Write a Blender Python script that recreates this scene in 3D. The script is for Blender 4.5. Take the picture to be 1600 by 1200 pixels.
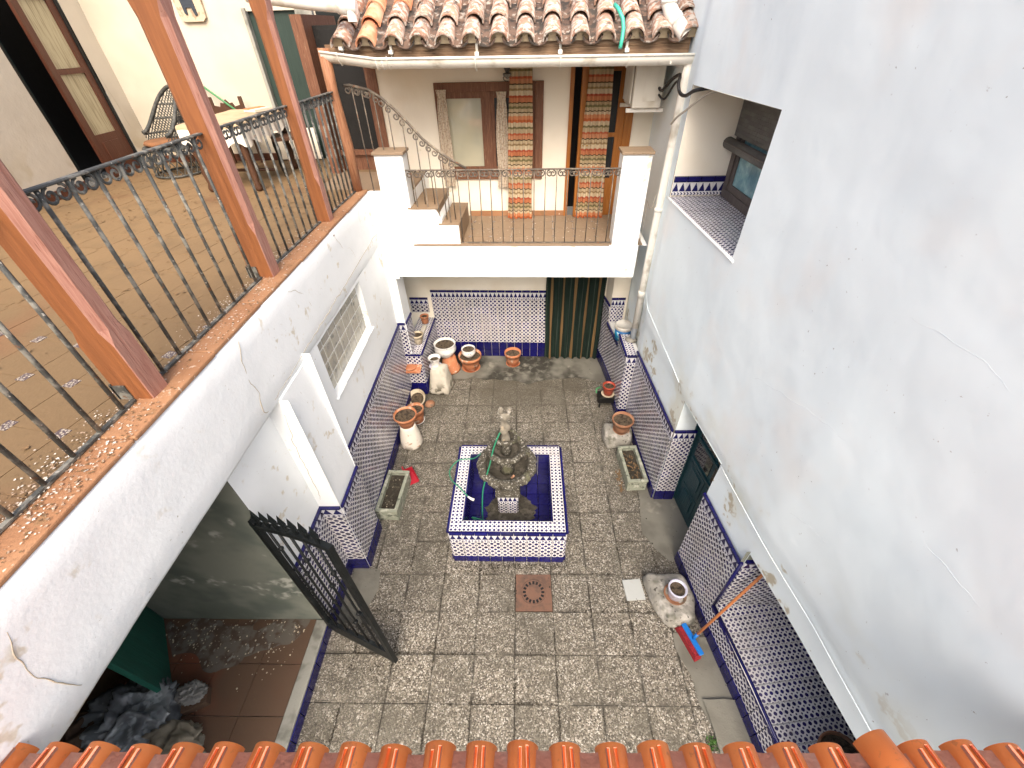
import bpy, bmesh, math, random
from math import sin, cos, pi, radians as rad
from mathutils import Vector as V, Matrix as MX, noise as mn
random.seed(7)
for o in list(bpy.data.objects): bpy.data.objects.remove(o)
S = bpy.context.scene
COL = S.collection
# ------------------------------------------------------------ camera, sky, sun, exposure
cam = bpy.data.cameras.new('camera'); co = bpy.data.objects.new('camera', cam); COL.objects.link(co)
cam.sensor_fit = 'HORIZONTAL'; cam.sensor_width = 36; cam.lens = 659.7 / 1600 * 36
cam.clip_start = 0.05; cam.clip_end = 500
r_, u_, f_ = V((.99966483, .01365075, -.02199746)), V((.00801018, .64490477, .76422096)), V((-.02461846, .76414102, -.64457927))
co.matrix_world = MX(((r_.x, u_.x, -f_.x, 0), (r_.y, u_.y, -f_.y, 0), (r_.z, u_.z, -f_.z, 4.724), (0, 0, 0, 1)))
S.camera = co
W = bpy.data.worlds.new('World'); S.world = W; W.use_nodes = True
wn = W.node_tree; bg = wn.nodes['Background']
sk = wn.nodes.new('ShaderNodeTexSky'); sk.sky_type = 'NISHITA'; sk.sun_disc = False
SUN_EL, SUN_ROT = rad(48), rad(176)
sk.sun_elevation = SUN_EL; sk.sun_rotation = SUN_ROT; sk.air_density = 1.0; sk.dust_density = 8.0; sk.ozone_density = .2
wn.links.new(sk.outputs[0], bg.inputs[0]); bg.inputs[1].default_value = .15
sl = bpy.data.lights.new('sun', 'SUN'); sl.energy = .95; sl.angle = rad(40); sl.color = (1, .96, .90)
so = bpy.data.objects.new('sun', sl); COL.objects.link(so)
sd = V((sin(SUN_ROT) * cos(SUN_EL), cos(SUN_ROT) * cos(SUN_EL), sin(SUN_EL)))
so.rotation_euler = sd.to_track_quat('Z', 'Y').to_euler(); so.location = (0, 0, 12)
S.view_settings.view_transform = 'Standard'; S.view_settings.look = 'None'
S.view_settings.exposure = 1.22; S.view_settings.gamma = 1
S.cycles.use_adaptive_sampling = True; S.cycles.adaptive_threshold = .025; S.cycles.max_bounces = 6; S.cycles.diffuse_bounces = 4; S.cycles.glossy_bounces = 2; S.cycles.transmission_bounces = 2; S.cycles.caustics_reflective = False; S.cycles.caustics_refractive = False

# ------------------------------------------------------------ materials
class NT:
    def __init__(s, name):
        s.m = bpy.data.materials.new(name); s.m.use_nodes = True
        s.t = s.m.node_tree; s.b = s.t.nodes['Principled BSDF']; s._c = {}
    def n(s, ty, **kw):
        x = s.t.nodes.new('ShaderNode' + ty)
        for k, v in kw.items(): setattr(x, k, v)
        return x
    def put(s, sock, v):
        if v is None: return
        if hasattr(v, 'is_linked') or hasattr(v, 'links'): s.t.links.new(v, sock)
        else:
            if isinstance(v, tuple) and len(v) == 3 and sock.type == 'RGBA': v = v + (1,)
            sock.default_value = v
    def math(s, op, a, b=None, c=None):
        x = s.n('Math', operation=op)
        s.put(x.inputs[0], a); s.put(x.inputs[1], b); s.put(x.inputs[2], c)
        return x.outputs[0]
    def vm(s, op, a, b=None):
        x = s.n('VectorMath', operation=op); s.put(x.inputs[0], a); s.put(x.inputs[1], b); return x.outputs[0]
    def co(s, k):
        if k in s._c: return s._c[k]
        if k == 'u': r = s.n('TexCoord').outputs['UV']
        elif k == 'w': r = s.n('NewGeometry').outputs['Position']
        elif k == 'O': r = s.n('TexCoord').outputs['Object']
        elif k == 'r': r = s.n('ObjectInfo').outputs['Random']
        elif k == 'o':
            x = s.n('VectorMath', operation='MULTIPLY_ADD'); c = s.n('CombineXYZ')
            for i in range(3): s.put(c.inputs[i], s.co('r'))
            s.put(x.inputs[0], c.outputs[0]); x.inputs[1].default_value = (37.3, 91.7, 53.1); s.put(x.inputs[2], s.n('TexCoord').outputs['Object']); r = x.outputs[0]
        s._c[k] = r; return r
    def xyz(s, v):
        x = s.n('SeparateXYZ'); s.put(x.inputs[0], v); return x.outputs
    def ramp(s, v, lo, hi, smooth=True):
        x = s.n('MapRange', interpolation_type='SMOOTHSTEP' if smooth else 'LINEAR')
        s.put(x.inputs[0], v); x.inputs[1].default_value = lo; x.inputs[2].default_value = hi
        return x.outputs[0]
    def noise(s, sc, c='o', det=5, rough=.6, dist=0, st=None):
        x = s.n('TexNoise'); v = s.co(c)
        if st: v = s.vm('MULTIPLY', v, st)
        s.put(x.inputs['Vector'], v); x.inputs['Scale'].default_value = sc; x.inputs['Detail'].default_value = det
        x.inputs['Roughness'].default_value = rough; x.inputs['Distortion'].default_value = dist
        return x.outputs[0]
    def voro(s, sc, c='o', feat='F1', out=0, st=None, warp=0):
        x = s.n('TexVoronoi', feature=feat); v = s.co(c)
        if warp:
            w = s.n('TexNoise'); s.put(w.inputs['Vector'], v); w.inputs['Scale'].default_value = 2.5; w.inputs['Detail'].default_value = 4
            v = s.vm('ADD', v, s.vm('SCALE', w.outputs[1], None)) if False else s.vm('ADD', v, s.vm('MULTIPLY', w.outputs[1], (warp, warp, warp)))
        if st: v = s.vm('MULTIPLY', v, st)
        s.put(x.inputs['Vector'], v); x.inputs['Scale'].default_value = sc
        return x.outputs[out]
    def mix(s, f, a, b, bt='MIX'):
        x = s.n('Mix', data_type='RGBA', blend_type=bt); s.put(x.inputs[0], f); s.put(x.inputs[6], a); s.put(x.inputs[7], b); return x.outputs[2]
    def mask(s, sp):
        if isinstance(sp, list):
            r = s.mask(sp[0])
            for q in sp[1:]: r = s.math('MULTIPLY', r, s.mask(q))
            return r
        k = sp[0]
        if k == 'n': return s.ramp(s.noise(sp[1], sp[4] if len(sp) > 4 else 'o', det=sp[5] if len(sp) > 5 else 3, st=sp[6] if len(sp) > 6 else None), sp[2], sp[3])
        if k == 'v': return s.ramp(s.voro(sp[1], sp[4] if len(sp) > 4 else 'o'), sp[2], sp[3])
        if k == 'crack': return s.ramp(s.voro(sp[1], sp[3] if len(sp) > 3 else 'o', 'DISTANCE_TO_EDGE', warp=.35), sp[2], 0)
        if k == 'z': return s.ramp(s.xyz(s.co('w'))[2], sp[1], sp[2])
        if k == 'x': return s.ramp(s.xyz(s.co('w'))[0], sp[1], sp[2])
        if k == 'y': return s.ramp(s.xyz(s.co('w'))[1], sp[1], sp[2])
        if k == 'r': return s.ramp(s.co('r'), sp[1], sp[2])
        if k == 'k': return sp[1]
    def fin(s, col, rough=.8, bump=(), spec=.4, metal=0, bs=1.0, **kw):
        s.put(s.b.inputs['Base Color'], col); s.put(s.b.inputs['Roughness'], rough)
        s.b.inputs['Specular IOR Level'].default_value = spec; s.b.inputs['Metallic'].default_value = metal
        if bump:
            h = None
            for b in bump:
                v = b[0] if not isinstance(b[0], (int, float)) else s.noise(b[0], b[2] if len(b) > 2 else 'o', det=2)
                v = s.math('MULTIPLY', v, b[1]); h = v if h is None else s.math('ADD', h, v)
            bn = s.n('Bump'); bn.inputs['Strength'].default_value = bs; bn.inputs['Distance'].default_value = 1.0
            s.put(bn.inputs['Height'], h); s.put(s.b.inputs['Normal'], bn.outputs[0])
        return s.m
def mat(name, base, layers=(), rough=.85, bump=((40, .004),), **kw):
    t = NT(name); c = base + (1,)
    for col, sp in layers: c = t.mix(t.mask(sp), c, col + (1,))
    return t.fin(c, rough, bump, **kw)
def var(t, c, amt):   # per-object brightness variation
    x = t.n('HueSaturation'); t.put(x.inputs['Color'], c)
    t.put(x.inputs['Value'], t.math('MULTIPLY_ADD', t.co('r'), amt, 1 - amt / 2)); return x.outputs[0]
m = {}
CRK = ((9, .003), (45, .0012), (2.0, .006))
m['white'] = mat('whitewash', (.84, .87, .885), [((.78, .81, .82), ('n', 1.4, .42, .75)), ((.64, .60, .51), [('n', 8, .58, .68), ('n', 1.6, .48, .6)]), ((.50, .48, .43), [('n', 38, .68, .73), ('n', 3, .48, .6)])], .9, CRK)
m['blue_white'] = mat('blue_whitewash', (.82, .91, .95), [((.79, .89, .935), ('n', .7, .4, .7)), ((.83, .87, .88), ('n', 1.3, .52, .75)), ((.74, .77, .70), [('n', 1.6, .45, .65), ('z', 2.3, 1.5)]), ((.50, .46, .36), [('n', 3.2, .60, .63), ('n', 13, .40, .55), ('z', 2.05, 1.6)]), ((.45, .47, .48), [('n', 34, .70, .73), ('n', 2.2, .52, .58)])], .9, ((5, .003), (1.6, .012)))
m['cream'] = mat('cream_plaster', (.57, .52, .43), [((.50, .45, .365), ('n', 1.1, .4, .7)), ((.45, .38, .26), [('n', 1.8, .50, .60), ('z', 4.0, 3.2)])], .9, CRK)
m['cream2'] = mat('back_plaster', (.86, .81, .70), [((.80, .73, .60), ('n', 1.2, .45, .7)), ((.55, .47, .34), [('n', 5, .66, .72), ('n', 1.5, .5, .6)])], .9, CRK)
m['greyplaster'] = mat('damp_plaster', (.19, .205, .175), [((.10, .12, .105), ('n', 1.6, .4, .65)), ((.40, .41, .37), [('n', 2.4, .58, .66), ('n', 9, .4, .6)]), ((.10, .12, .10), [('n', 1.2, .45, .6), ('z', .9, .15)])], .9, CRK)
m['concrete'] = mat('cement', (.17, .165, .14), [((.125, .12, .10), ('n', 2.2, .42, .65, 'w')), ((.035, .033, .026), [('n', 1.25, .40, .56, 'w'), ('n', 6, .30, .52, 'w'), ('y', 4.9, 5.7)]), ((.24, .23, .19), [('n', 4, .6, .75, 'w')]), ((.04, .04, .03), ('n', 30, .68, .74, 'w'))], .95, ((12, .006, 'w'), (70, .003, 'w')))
def slabmat():
    t = NT('pebble_terrazzo')
    vc = t.n('TexVoronoi'); t.put(vc.inputs['Vector'], t.co('w')); vc.inputs['Scale'].default_value = 88
    h = t.xyz(vc.outputs[1])[0]
    r = t.n('ValToRGB'); t.put(r.inputs[0], h); e = r.color_ramp; e.interpolation = 'LINEAR'
    e.elements[0].color = (.07, .06, .048, 1); e.elements[1].color = (.54, .52, .47, 1); e.elements[1].position = .97
    for p, c in ((.14, (.055, .048, .037)), (.32, (.125, .11, .087)), (.58, (.215, .192, .153)), (.82, (.36, .328, .272))):
        x = e.elements.new(p); x.color = c + (1,)
    edge = t.voro(88, 'w', 'DISTANCE_TO_EDGE')
    c = t.mix(t.ramp(edge, .10, .0), r.outputs[0], (.14, .13, .11, 1))
    c = var(t, c, .22)
    c = t.mix(t.math('MULTIPLY', t.mask([('n', .9, .36, .62, 'w'), ('n', 7, .3, .62, 'w')]), .7), c, (.085, .078, .06, 1))
    c = t.mix(t.math('MULTIPLY', t.mask([('n', .55, .55, .8, 'w')]), .35), c, (.44, .42, .36, 1))
    # grime collecting along the joints of each slab
    ox = t.xyz(t.n('TexCoord').outputs['Object']); d = t.math('MAXIMUM', t.math('ABSOLUTE', ox[0]), t.math('ABSOLUTE', ox[1]))
    g = t.math('MULTIPLY', t.ramp(d, .17, .2), t.mask(('n', 4.5, .42, .62, 'w')))
    c = t.mix(t.math('MULTIPLY', g, .8), c, (.06, .055, .045, 1))
    c = t.mix(t.math('MULTIPLY', t.mask([('n', 13, .62, .69, 'w')]), .75), c, (.045, .04, .033, 1))
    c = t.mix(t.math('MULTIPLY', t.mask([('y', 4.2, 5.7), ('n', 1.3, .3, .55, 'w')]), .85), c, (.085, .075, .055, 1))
    return t.fin(c, .9, ((edge, .012), (6, .004, 'w')), bs=.8)
m['slab'] = slabmat()
m['soil'] = mat('dark_soil', (.035, .03, .022), [((.08, .07, .05), ('n', 22, .5, .7))], 1, ((30, .02),))
m['cobble_soil'] = mat('pot_soil', (.10, .075, .05), [((.04, .03, .02), ('n', 25, .45, .6)), ((.25, .2, .14), ('v', 55, .12, .05))], 1, ((40, .02),))
m['storedust'] = mat('plaster_dust', (.13, .115, .095), [((.085, .06, .045), ('n', 7, .45, .6, 'w')), ((.22, .21, .185), ('n', 15, .6, .68, 'w'))], .95)
m['ground'] = mat('joint_dirt', (.06, .055, .045), [((.10, .09, .07), ('n', 12, .5, .7, 'w'))], 1)
def tilepat(name, big, small, dark=(.013, .013, .06), white=(.64, .63, .64), reps=2, mid=0):
    t = NT(name); u = t.vm('MULTIPLY', t.co('u'), (reps, reps, 1)); x, y, _ = t.xyz(u)
    px = t.math('ABSOLUTE', t.math('SUBTRACT', t.math('FRACT', x), .5)); py = t.math('ABSOLUTE', t.math('SUBTRACT', t.math('FRACT', y), .5))
    d1 = t.math('MAXIMUM', t.math('MAXIMUM', px, py), t.math('MULTIPLY', t.math('ADD', px, py), .74))
    a = t.math('LESS_THAN', d1, big)
    qx, qy = t.math('SUBTRACT', .5, px), t.math('SUBTRACT', .5, py)
    d2 = t.math('MAXIMUM', t.math('MAXIMUM', qx, qy), t.math('MULTIPLY', t.math('ADD', qx, qy), .74))
    k = t.math('MAXIMUM', a, t.math('LESS_THAN', d2, small))
    if mid:
        k = t.math('MAXIMUM', k, t.math('LESS_THAN', t.math('ADD', qx, py), mid)); k = t.math('MAXIMUM', k, t.math('LESS_THAN', t.math('ADD', px, qy), mid))
    dk = t.mix(t.co('r'), dark + (1,), (dark[0] * 1.6, dark[1] * 1.3, dark[2] * 1.8, 1))
    c = t.mix(k, white + (1,), dk)
    c = t.mix(t.math('MULTIPLY', t.mask(('n', 2.5, .45, .75, 'w')), .35), c, (.33, .30, .27, 1))
    return t.fin(var(t, c, .14), .16, (), spec=.5)
m['field'] = tilepat('star_tile', .285, .25, mid=.08)
m['rim'] = tilepat('dot_tile', .31, .16, reps=3)
def bordermat():
    t = NT('border_tile'); x, y, _ = t.xyz(t.co('u'))
    fx = t.math('ABSOLUTE', t.math('SUBTRACT', t.math('FRACT', t.math('MULTIPLY', x, 2.0)), .5))
    h = t.math('DIVIDE', t.math('SUBTRACT', y, .30), .56)
    hs = t.math('DIVIDE', t.math('FLOOR', t.math('MULTIPLY', h, 6)), 6)
    tri = t.math('LESS_THAN', fx, t.math('MULTIPLY', t.math('SUBTRACT', 1.0, hs), .44))
    tri = t.math('MULTIPLY', tri, t.math('MULTIPLY', t.math('GREATER_THAN', y, .30), t.math('LESS_THAN', y, .86)))
    ch = t.math('FRACT', t.math('ADD', t.math('MULTIPLY', x, 4), t.math('MULTIPLY', t.math('ABSOLUTE', t.math('SUBTRACT', y, .13)), 4)))
    ch = t.math('MULTIPLY', t.math('LESS_THAN', ch, .42), t.math('MULTIPLY', t.math('GREATER_THAN', y, .03), t.math('LESS_THAN', y, .24)))
    ln = t.math('MULTIPLY', t.math('GREATER_THAN', y, .93), 1.0)
    k = t.math('MAXIMUM', t.math('MAXIMUM', tri, ch), ln)
    c = t.mix(k, (.66, .66, .69, 1), (.012, .013, .09, 1))
    return t.fin(var(t, c, .12), .16, (), spec=.5)
m['border'] = bordermat()
def cobalt():
    t = NT('cobalt_glaze'); c = t.mix(t.mask(('n', 5, .35, .7)), (.006, .0055, .070, 1), (.010, .009, .105, 1))
    c = t.mix(t.math('MULTIPLY', t.mask(('n', 3, .5, .75, 'w')), .4), c, (.05, .05, .07, 1))
    return t.fin(var(t, c, .35), .24, ((14, .0012),), spec=.4)
m['cobalt'] = cobalt()
def insert():
    t = NT('painted_insert'); v = t.voro(60, 'o', 'DISTANCE_TO_EDGE'); c = t.mix(t.math('LESS_THAN', v, .16), (.38, .34, .28, 1), (.08, .06, .07, 1)); return t.fin(c, .4)
m['insert'] = insert()
def clayfloor(name, a, b, dust=(.42, .31, .18)):
    t = NT(name); c = t.mix(t.mask(('n', 3, .35, .7)), a + (1,), b + (1,)); c = var(t, c, .22)
    c = t.mix(t.math('MULTIPLY', t.mask(('n', .8, .30, .52, 'w')), .9), c, dust + (1,)); c = t.mix(t.math('MULTIPLY', t.mask(('n', 26, .62, .72, 'w')), .6), c, (.12, .08, .04, 1))
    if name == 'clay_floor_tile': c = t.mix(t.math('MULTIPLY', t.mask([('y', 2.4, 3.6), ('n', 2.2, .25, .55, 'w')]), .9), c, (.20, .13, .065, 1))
    return t.fin(c, .7, ((25, .003),))
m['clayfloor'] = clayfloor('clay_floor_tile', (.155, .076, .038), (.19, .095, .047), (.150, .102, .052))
m['storefloor'] = clayfloor('store_floor_tile', (.15, .05, .026), (.19, .065, .034), (.10, .065, .042))
m['dustfloor'] = clayfloor('dusty_floor', (.23, .15, .09), (.29, .20, .125), (.25, .185, .125))
m['coping'] = mat('coping_clay', (.30, .15, .075), [((.37, .20, .105), ('n', 2, .4, .7)), ((.62, .52, .42), [('n', 30, .60, .68), ('n', 3, .45, .6)]), ((.25, .14, .07), ('n', 9, .6, .7))], .8)
def wood(name, a, b, c=None, sc=9, st=(12, 12, .7), rough=.6, lay=()):
    t = NT(name); n1 = t.noise(sc, 'o', det=6, st=st, dist=.4)
    k = t.mix(t.ramp(n1, .3, .7), a + (1,), b + (1,))
    if c: k = t.mix(t.ramp(t.noise(sc * 1.6, 'o', det=3, st=st), .60, .72), k, c + (1,))
    for col, sp in lay: k = t.mix(t.mask(sp), k, col + (1,))
    return t.fin(k, rough, ((n1, .004),))
m['postside'] = wood('painted_post', (.20, .075, .03), (.26, .10, .038), None, 4, rough=.45)
m['postweather'] = wood('weathered_post', (.30, .135, .10), (.41, .22, .17), (.18, .07, .05), 8, rough=.75)
m['logpost'] = wood('log_post', (.25, .10, .05), (.38, .19, .10), (.10, .05, .03), 8)
m['winwood'] = wood('window_wood', (.12, .05, .028), (.20, .09, .05), (.30, .18, .11), 7)
m['doorwood'] = wood('orange_door_wood', (.30, .105, .02), (.38, .15, .035), None, 6, rough=.35)
m['brownwood'] = wood('brown_door_wood', (.075, .025, .015), (.11, .04, .022), None, 6, rough=.45)
m['darkwood'] = wood('dark_furniture_wood', (.05, .022, .012), (.09, .04, .02), None, 8, rough=.5)
m['eavewood'] = wood('eave_board', (.16, .09, .05), (.30, .20, .12), (.06, .035, .02), 5, st=(.8, 10, 10))
m['greendoor'] = wood('green_store_door', (.015, .10, .075), (.02, .13, .095), None, 5, rough=.5)
m['bluedoor'] = wood('blue_green_door', (.008, .035, .045), (.012, .05, .062), None, 5, rough=.4)
m['dgreendoor'] = wood('dark_green_door', (.018, .035, .03), (.025, .045, .038), None, 5, rough=.5)
m['broomhandle'] = wood('broom_handle_wood', (.45, .15, .05), (.52, .2, .07), None, 6)
m['iron'] = mat('weathered_iron', (.06, .062, .058), [((.20, .195, .17), ('n', 14, .46, .62)), ((.45, .43, .38), ('n', 40, .64, .72)), ((.14, .07, .035), ('n', 18, .62, .72))], .6, ((50, .003),))
m['iron2'] = mat('rusty_iron', (.10, .085, .07), [((.20, .17, .13), ('n', 14, .48, .66)), ((.18, .09, .05), ('n', 18, .58, .7))], .65, ((50, .003),))
m['gateiron'] = mat('gate_iron', (.006, .008, .009), [((.016, .019, .02), ('n', 8, .55, .7))], .5, ((60, .001),), spec=.25)
m['castiron'] = mat('drain_iron', (.14, .075, .05), [((.09, .055, .04), ('n', 10, .4, .65))], .75, ((60, .003),))
m['black'] = mat('black_void', (.006, .006, .006), (), .6)
m['terracotta'] = mat('terracotta', (.42, .16, .075), [((.50, .24, .13), ('n', 5, .45, .7)), ((.58, .46, .36), [('n', 8, .58, .7)]), ((.16, .08, .05), ('n', 11, .64, .74))], .85)
m['terradark'] = mat('aged_terracotta', (.26, .12, .065), [((.36, .20, .12), ('n', 6, .45, .7)), ((.14, .10, .07), ('n', 7, .55, .7))], .85)
m['redplastic'] = mat('red_plastic', (.34, .055, .03), (), .4, ())
m['glaze'] = mat('white_glaze', (.68, .68, .66), [((.50, .47, .40), ('n', 6, .55, .75)), ((.03, .03, .05), [('n', 9, .60, .63), ('n', 3, .45, .55)])], .25, ((20, .002),))
m['creampot'] = mat('cream_pot', (.52, .45, .33), [((.30, .24, .16), ('n', 6, .5, .7))], .7)
m['lilac'] = mat('lilac_pot', (.55, .55, .66), [((.35, .3, .32), ('n', 9, .55, .7))], .4)
m['stone'] = mat('mossy_stone', (.26, .25, .22), [((.40, .385, .35), ('n', 6, .5, .66)), ((.12, .12, .095), ('n', 4, .52, .64)), ((.06, .055, .045), ('n', 22, .6, .7))], .95, ((8, .03), (35, .01)))
m['fountain'] = mat('fountain_stone', (.07, .064, .05), [((.045, .04, .03), ('n', 9, .48, .62)), ((.30, .29, .26), ('n', 42, .56, .62)), ((.10, .10, .06), ('n', 5, .55, .7))], .95, ((30, .02), (70, .012)))
m['bowldirt'] = mat('bowl_sediment', (.045, .04, .03), [((.09, .08, .065), ('n', 9, .45, .65)), ((.03, .027, .02), ('n', 22, .5, .62))], .9)
m['greywood'] = wood('grey_brown_wood', (.085, .07, .062), (.125, .105, .095), None, 7)
m['statue'] = mat('pale_statue_stone', (.17, .155, .125), [((.55, .52, .48), [('n', 14, .5, .58), ('z', 1.66, 1.80)]), ((.30, .25, .18), ('n', 14, .56, .66))], .9, ((25, .012),))
m['whitestone'] = mat('whitewashed_block', (.50, .47, .40), [((.38, .345, .28), ('n', 5, .5, .7)), ((.10, .09, .065), [('n', 7, .46, .6), ('z', .34, .08)])], .95, ((9, .02), (40, .006)))
m['whitecone'] = mat('whitewashed_urn', (.66, .62, .55), [((.40, .28, .2), ('n', 12, .62, .7)), ((.2, .17, .13), [('n', 9, .5, .65), ('z', .12, 0.)])], .9, ((20, .008),))
m['trough'] = mat('grey_green_trough', (.26, .28, .22), [((.40, .41, .34), ('n', 12, .5, .65)), ((.10, .11, .085), ('n', 18, .55, .68))], .95, ((30, .01),))
m['threshold'] = mat('threshold_stone', (.28, .28, .25), [((.16, .16, .14), ('n', 5, .5, .7))], .8)
def rooftile():
    t = NT('lichen_roof_tile'); b = t.mix(t.mask(('n', 3, .35, .65)), (.30, .165, .115, 1), (.40, .27, .21, 1)); b = var(t, b, .4)
    b = t.mix(t.mask([('n', 20, .46, .58)]), b, (.48, .43, .38, 1)); b = t.mix(t.math('MULTIPLY', t.mask([('n', 15, .54, .66)]), .8), b, (.09, .075, .065, 1))
    b = t.mix(t.mask([('n', 6, .66, .74)]), b, (.52, .47, .40, 1))
    return t.fin(b, .95, ((30, .006),))
m['oldtile'] = rooftile()
m['darktile'] = mat('dark_channel_tile', (.13, .085, .065), [((.30, .27, .24), ('n', 16, .54, .64)), ((.05, .042, .036), ('n', 10, .48, .6))], .95)  # channel tiles toned darker than the cover tiles
m['creamtile'] = mat('mortar_tile', (.44, .35, .23), [((.38, .30, .2), ('n', 8, .45, .65)), ((.2, .16, .11), ('n', 16, .6, .7))], .95)
m['freshtile'] = mat('clean_old_tile', (.55, .24, .13), [((.60, .40, .27), ('n', 6, .45, .7)), ((.2, .12, .08), ('n', 14, .6, .7))], .9)
def newtile():
    t = NT('orange_roof_tile'); c = t.mix(t.mask(('n', 4, .3, .75)), (.90, .235, .055, 1), (.93, .29, .08, 1)); c = var(t, c, .16)
    c = t.mix(t.math('MULTIPLY', t.mask(('n', 35, .6, .72)), .4), c, (.42, .13, .05, 1)); return t.fin(c, .42, ((60, .0006),), spec=.4)
m['newtile'] = newtile()
m['pinktile'] = mat('pink_channel_tile', (.62, .25, .16), [((.66, .36, .26), ('n', 6, .45, .7))], .6)
m['pvc'] = mat('painted_pipe', (.80, .78, .71), [((.50, .46, .38), ('n', 4, .5, .7)), ((.3, .25, .18), ('n', 30, .7, .76))], .45, ((40, .001),))
m['zinc'] = mat('zinc_liner', (.50, .55, .60), [((.36, .38, .40), ('n', 6, .45, .7))], .4, ((40, .001),))
m['pipewhite'] = mat('white_pvc', (.78, .77, .73), [((.6, .55, .46), ('n', 5, .55, .72))], .35, ())
m['hose'] = mat('green_hose', (.02, .20, .11), (), .35, ())
m['teal'] = mat('teal_hose', (.05, .42, .30), (), .35, ())
m['acwhite'] = mat('ac_paint', (.66, .64, .58), [((.5, .46, .38), ('n', 3, .5, .75))], .45, ())
m['acdark'] = mat('ac_slats', (.22, .20, .17), (), .5, ())
m['cable'] = mat('black_cable', (.012, .012, .014), (), .5, ())
m['cablegrey'] = mat('grey_cable', (.42, .38, .32), (), .6, ())
m['blind'] = mat('roller_blind', (.085, .08, .075), [((.13, .125, .115), ('n', 4, .4, .7))], .65)
m['frosty'] = mat('frosted_pane', (.16, .32, .36), [((.28, .46, .48), ('n', 12, .4, .65)), ((.10, .22, .27), ('n', 4, .5, .65))], .12, ((30, .004),), spec=.6)
m['pane'] = mat('window_pane', (.50, .48, .36), [((.38, .38, .31), ('n', 1.5, .4, .7))], .05, (), spec=.8)  # pale olive reflection on the glass is painted into its colour
m['darkpane'] = mat('dark_pane', (.02, .022, .025), (), .06, (), spec=.7)
m['curtainpane'] = mat('curtained_pane', (.42, .37, .24), [((.26, .22, .13), ('n', 6, .45, .65, 'o', 4, (8, 8, .5)))], .35, ())
m['gblock'] = mat('glass_block', (.42, .40, .33), [((.36, .35, .31), ('n', 9, .45, .65)), ((.22, .215, .19), ('n', 12, .55, .7))], .12, ((14, .006),), spec=.7)
m['grout'] = mat('white_grout', (.68, .68, .66), (), .9)
m['lace'] = mat('lace_cloth', (.58, .50, .40), [((.40, .31, .23), ('n', 45, .48, .6))], .95, ((90, .004),))
m['whitelace'] = mat('white_lace', (.68, .64, .56), [((.30, .24, .17), ('v', 70, .16, .10))], .95)
m['tancloth'] = mat('tan_cloth', (.44, .34, .22), [((.34, .25, .15), ('n', 3, .4, .7))], .95)
def stripes():
    t = NT('striped_weave'); y = t.xyz(t.co('u'))[1]
    y = t.math('ADD', y, t.math('MULTIPLY', t.noise(20, 'O', det=2), .004))
    r = t.n('ValToRGB'); t.put(r.inputs[0], t.math('FRACT', t.math('MULTIPLY', y, 3.2))); e = r.color_ramp; e.interpolation = 'CONSTANT'
    seq = [(0, (.50, .13, .05)), (.05, (.62, .27, .13)), (.12, (.62, .52, .35)), (.17, (.04, .035, .02)), (.19, (.52, .43, .27)), (.25, (.17, .16, .08)), (.29, (.46, .38, .22)), (.34, (.045, .04, .025)), (.36, (.55, .21, .10)), (.44, (.40, .09, .05)), (.48, (.64, .55, .38)), (.56, (.30, .22, .12)), (.60, (.55, .46, .30)), (.66, (.06, .05, .03)), (.68, (.58, .28, .15)), (.76, (.46, .12, .06)), (.80, (.5, .42, .27)), (.88, (.17, .16, .08)), (.92, (.62, .53, .36))]
    e.elements[0].color = seq[0][1] + (1,); e.elements[1].position = seq[-1][0]; e.elements[1].color = seq[-1][1] + (1,)
    for p, c in seq[1:-1]: q = e.elements.new(p); q.color = c + (1,)
    return t.fin(t.mix(.22, r.outputs[0], (.16, .07, .04, 1)), .95, ((120, .002),), spec=.1)
m['stripes'] = stripes()
def dkstripes():
    t = NT('dark_striped_curtain'); x = t.xyz(t.co('u'))[0]; f = t.math('FRACT', t.math('MULTIPLY', x, 5.0))
    k = t.math('MULTIPLY', t.math('GREATER_THAN', f, .42), t.math('LESS_THAN', f, .60))
    k2 = t.math('MULTIPLY', t.math('GREATER_THAN', f, .06), t.math('LESS_THAN', f, .12))
    c = t.mix(k, (.012, .022, .017, 1), (.16, .10, .045, 1)); c = t.mix(k2, c, (.035, .05, .04, 1)); return t.fin(c, .9, ((80, .003),), spec=.15)
m['dkstripes'] = dkstripes()
m['wicker'] = mat('grey_wicker', (.045, .048, .046), [((.10, .10, .09), ('n', 20, .45, .65))], .7)
m['cushion'] = mat('brown_cushion', (.22, .10, .045), [((.14, .07, .035), ('n', 6, .4, .7))], .95)
m['tarp'] = mat('grey_tarp', (.20, .20, .19), [((.34, .34, .33), ('n', 3, .5, .7))], .5, ((5, .01),))
m['plastic'] = mat('clear_sheet', (.20, .22, .23), [((.42, .46, .48), ('n', 7, .55, .65)), ((.12, .13, .14), ('n', 4, .5, .6))], .25, ((8, .006),))
m['sack'] = mat('canvas_sack', (.24, .215, .165), [((.17, .15, .11), ('n', 4, .4, .7))], .9, ((6, .02),))
m['cardboard'] = mat('dark_cardboard', (.09, .055, .035), (), .9)
m['red'] = mat('red_plastic_pan', (.36, .015, .03), (), .35, ())
m['bristle'] = mat('red_bristles', (.30, .012, .02), [((.18, .01, .015), ('n', 60, .4, .6))], .8, ((120, .01),))
m['bluep'] = mat('blue_plastic', (.01, .15, .50), (), .35, ())
m['bucketblue'] = mat('blue_bucket_print', (.01, .26, .48), [((.45, .6, .68), ('n', 7, .60, .64)), ((.01, .12, .34), ('n', 5, .5, .56))], .4, ())
m['bucketlid'] = mat('dusty_lid', (.55, .54, .50), [((.40, .37, .32), ('n', 6, .45, .65))], .7)
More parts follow.
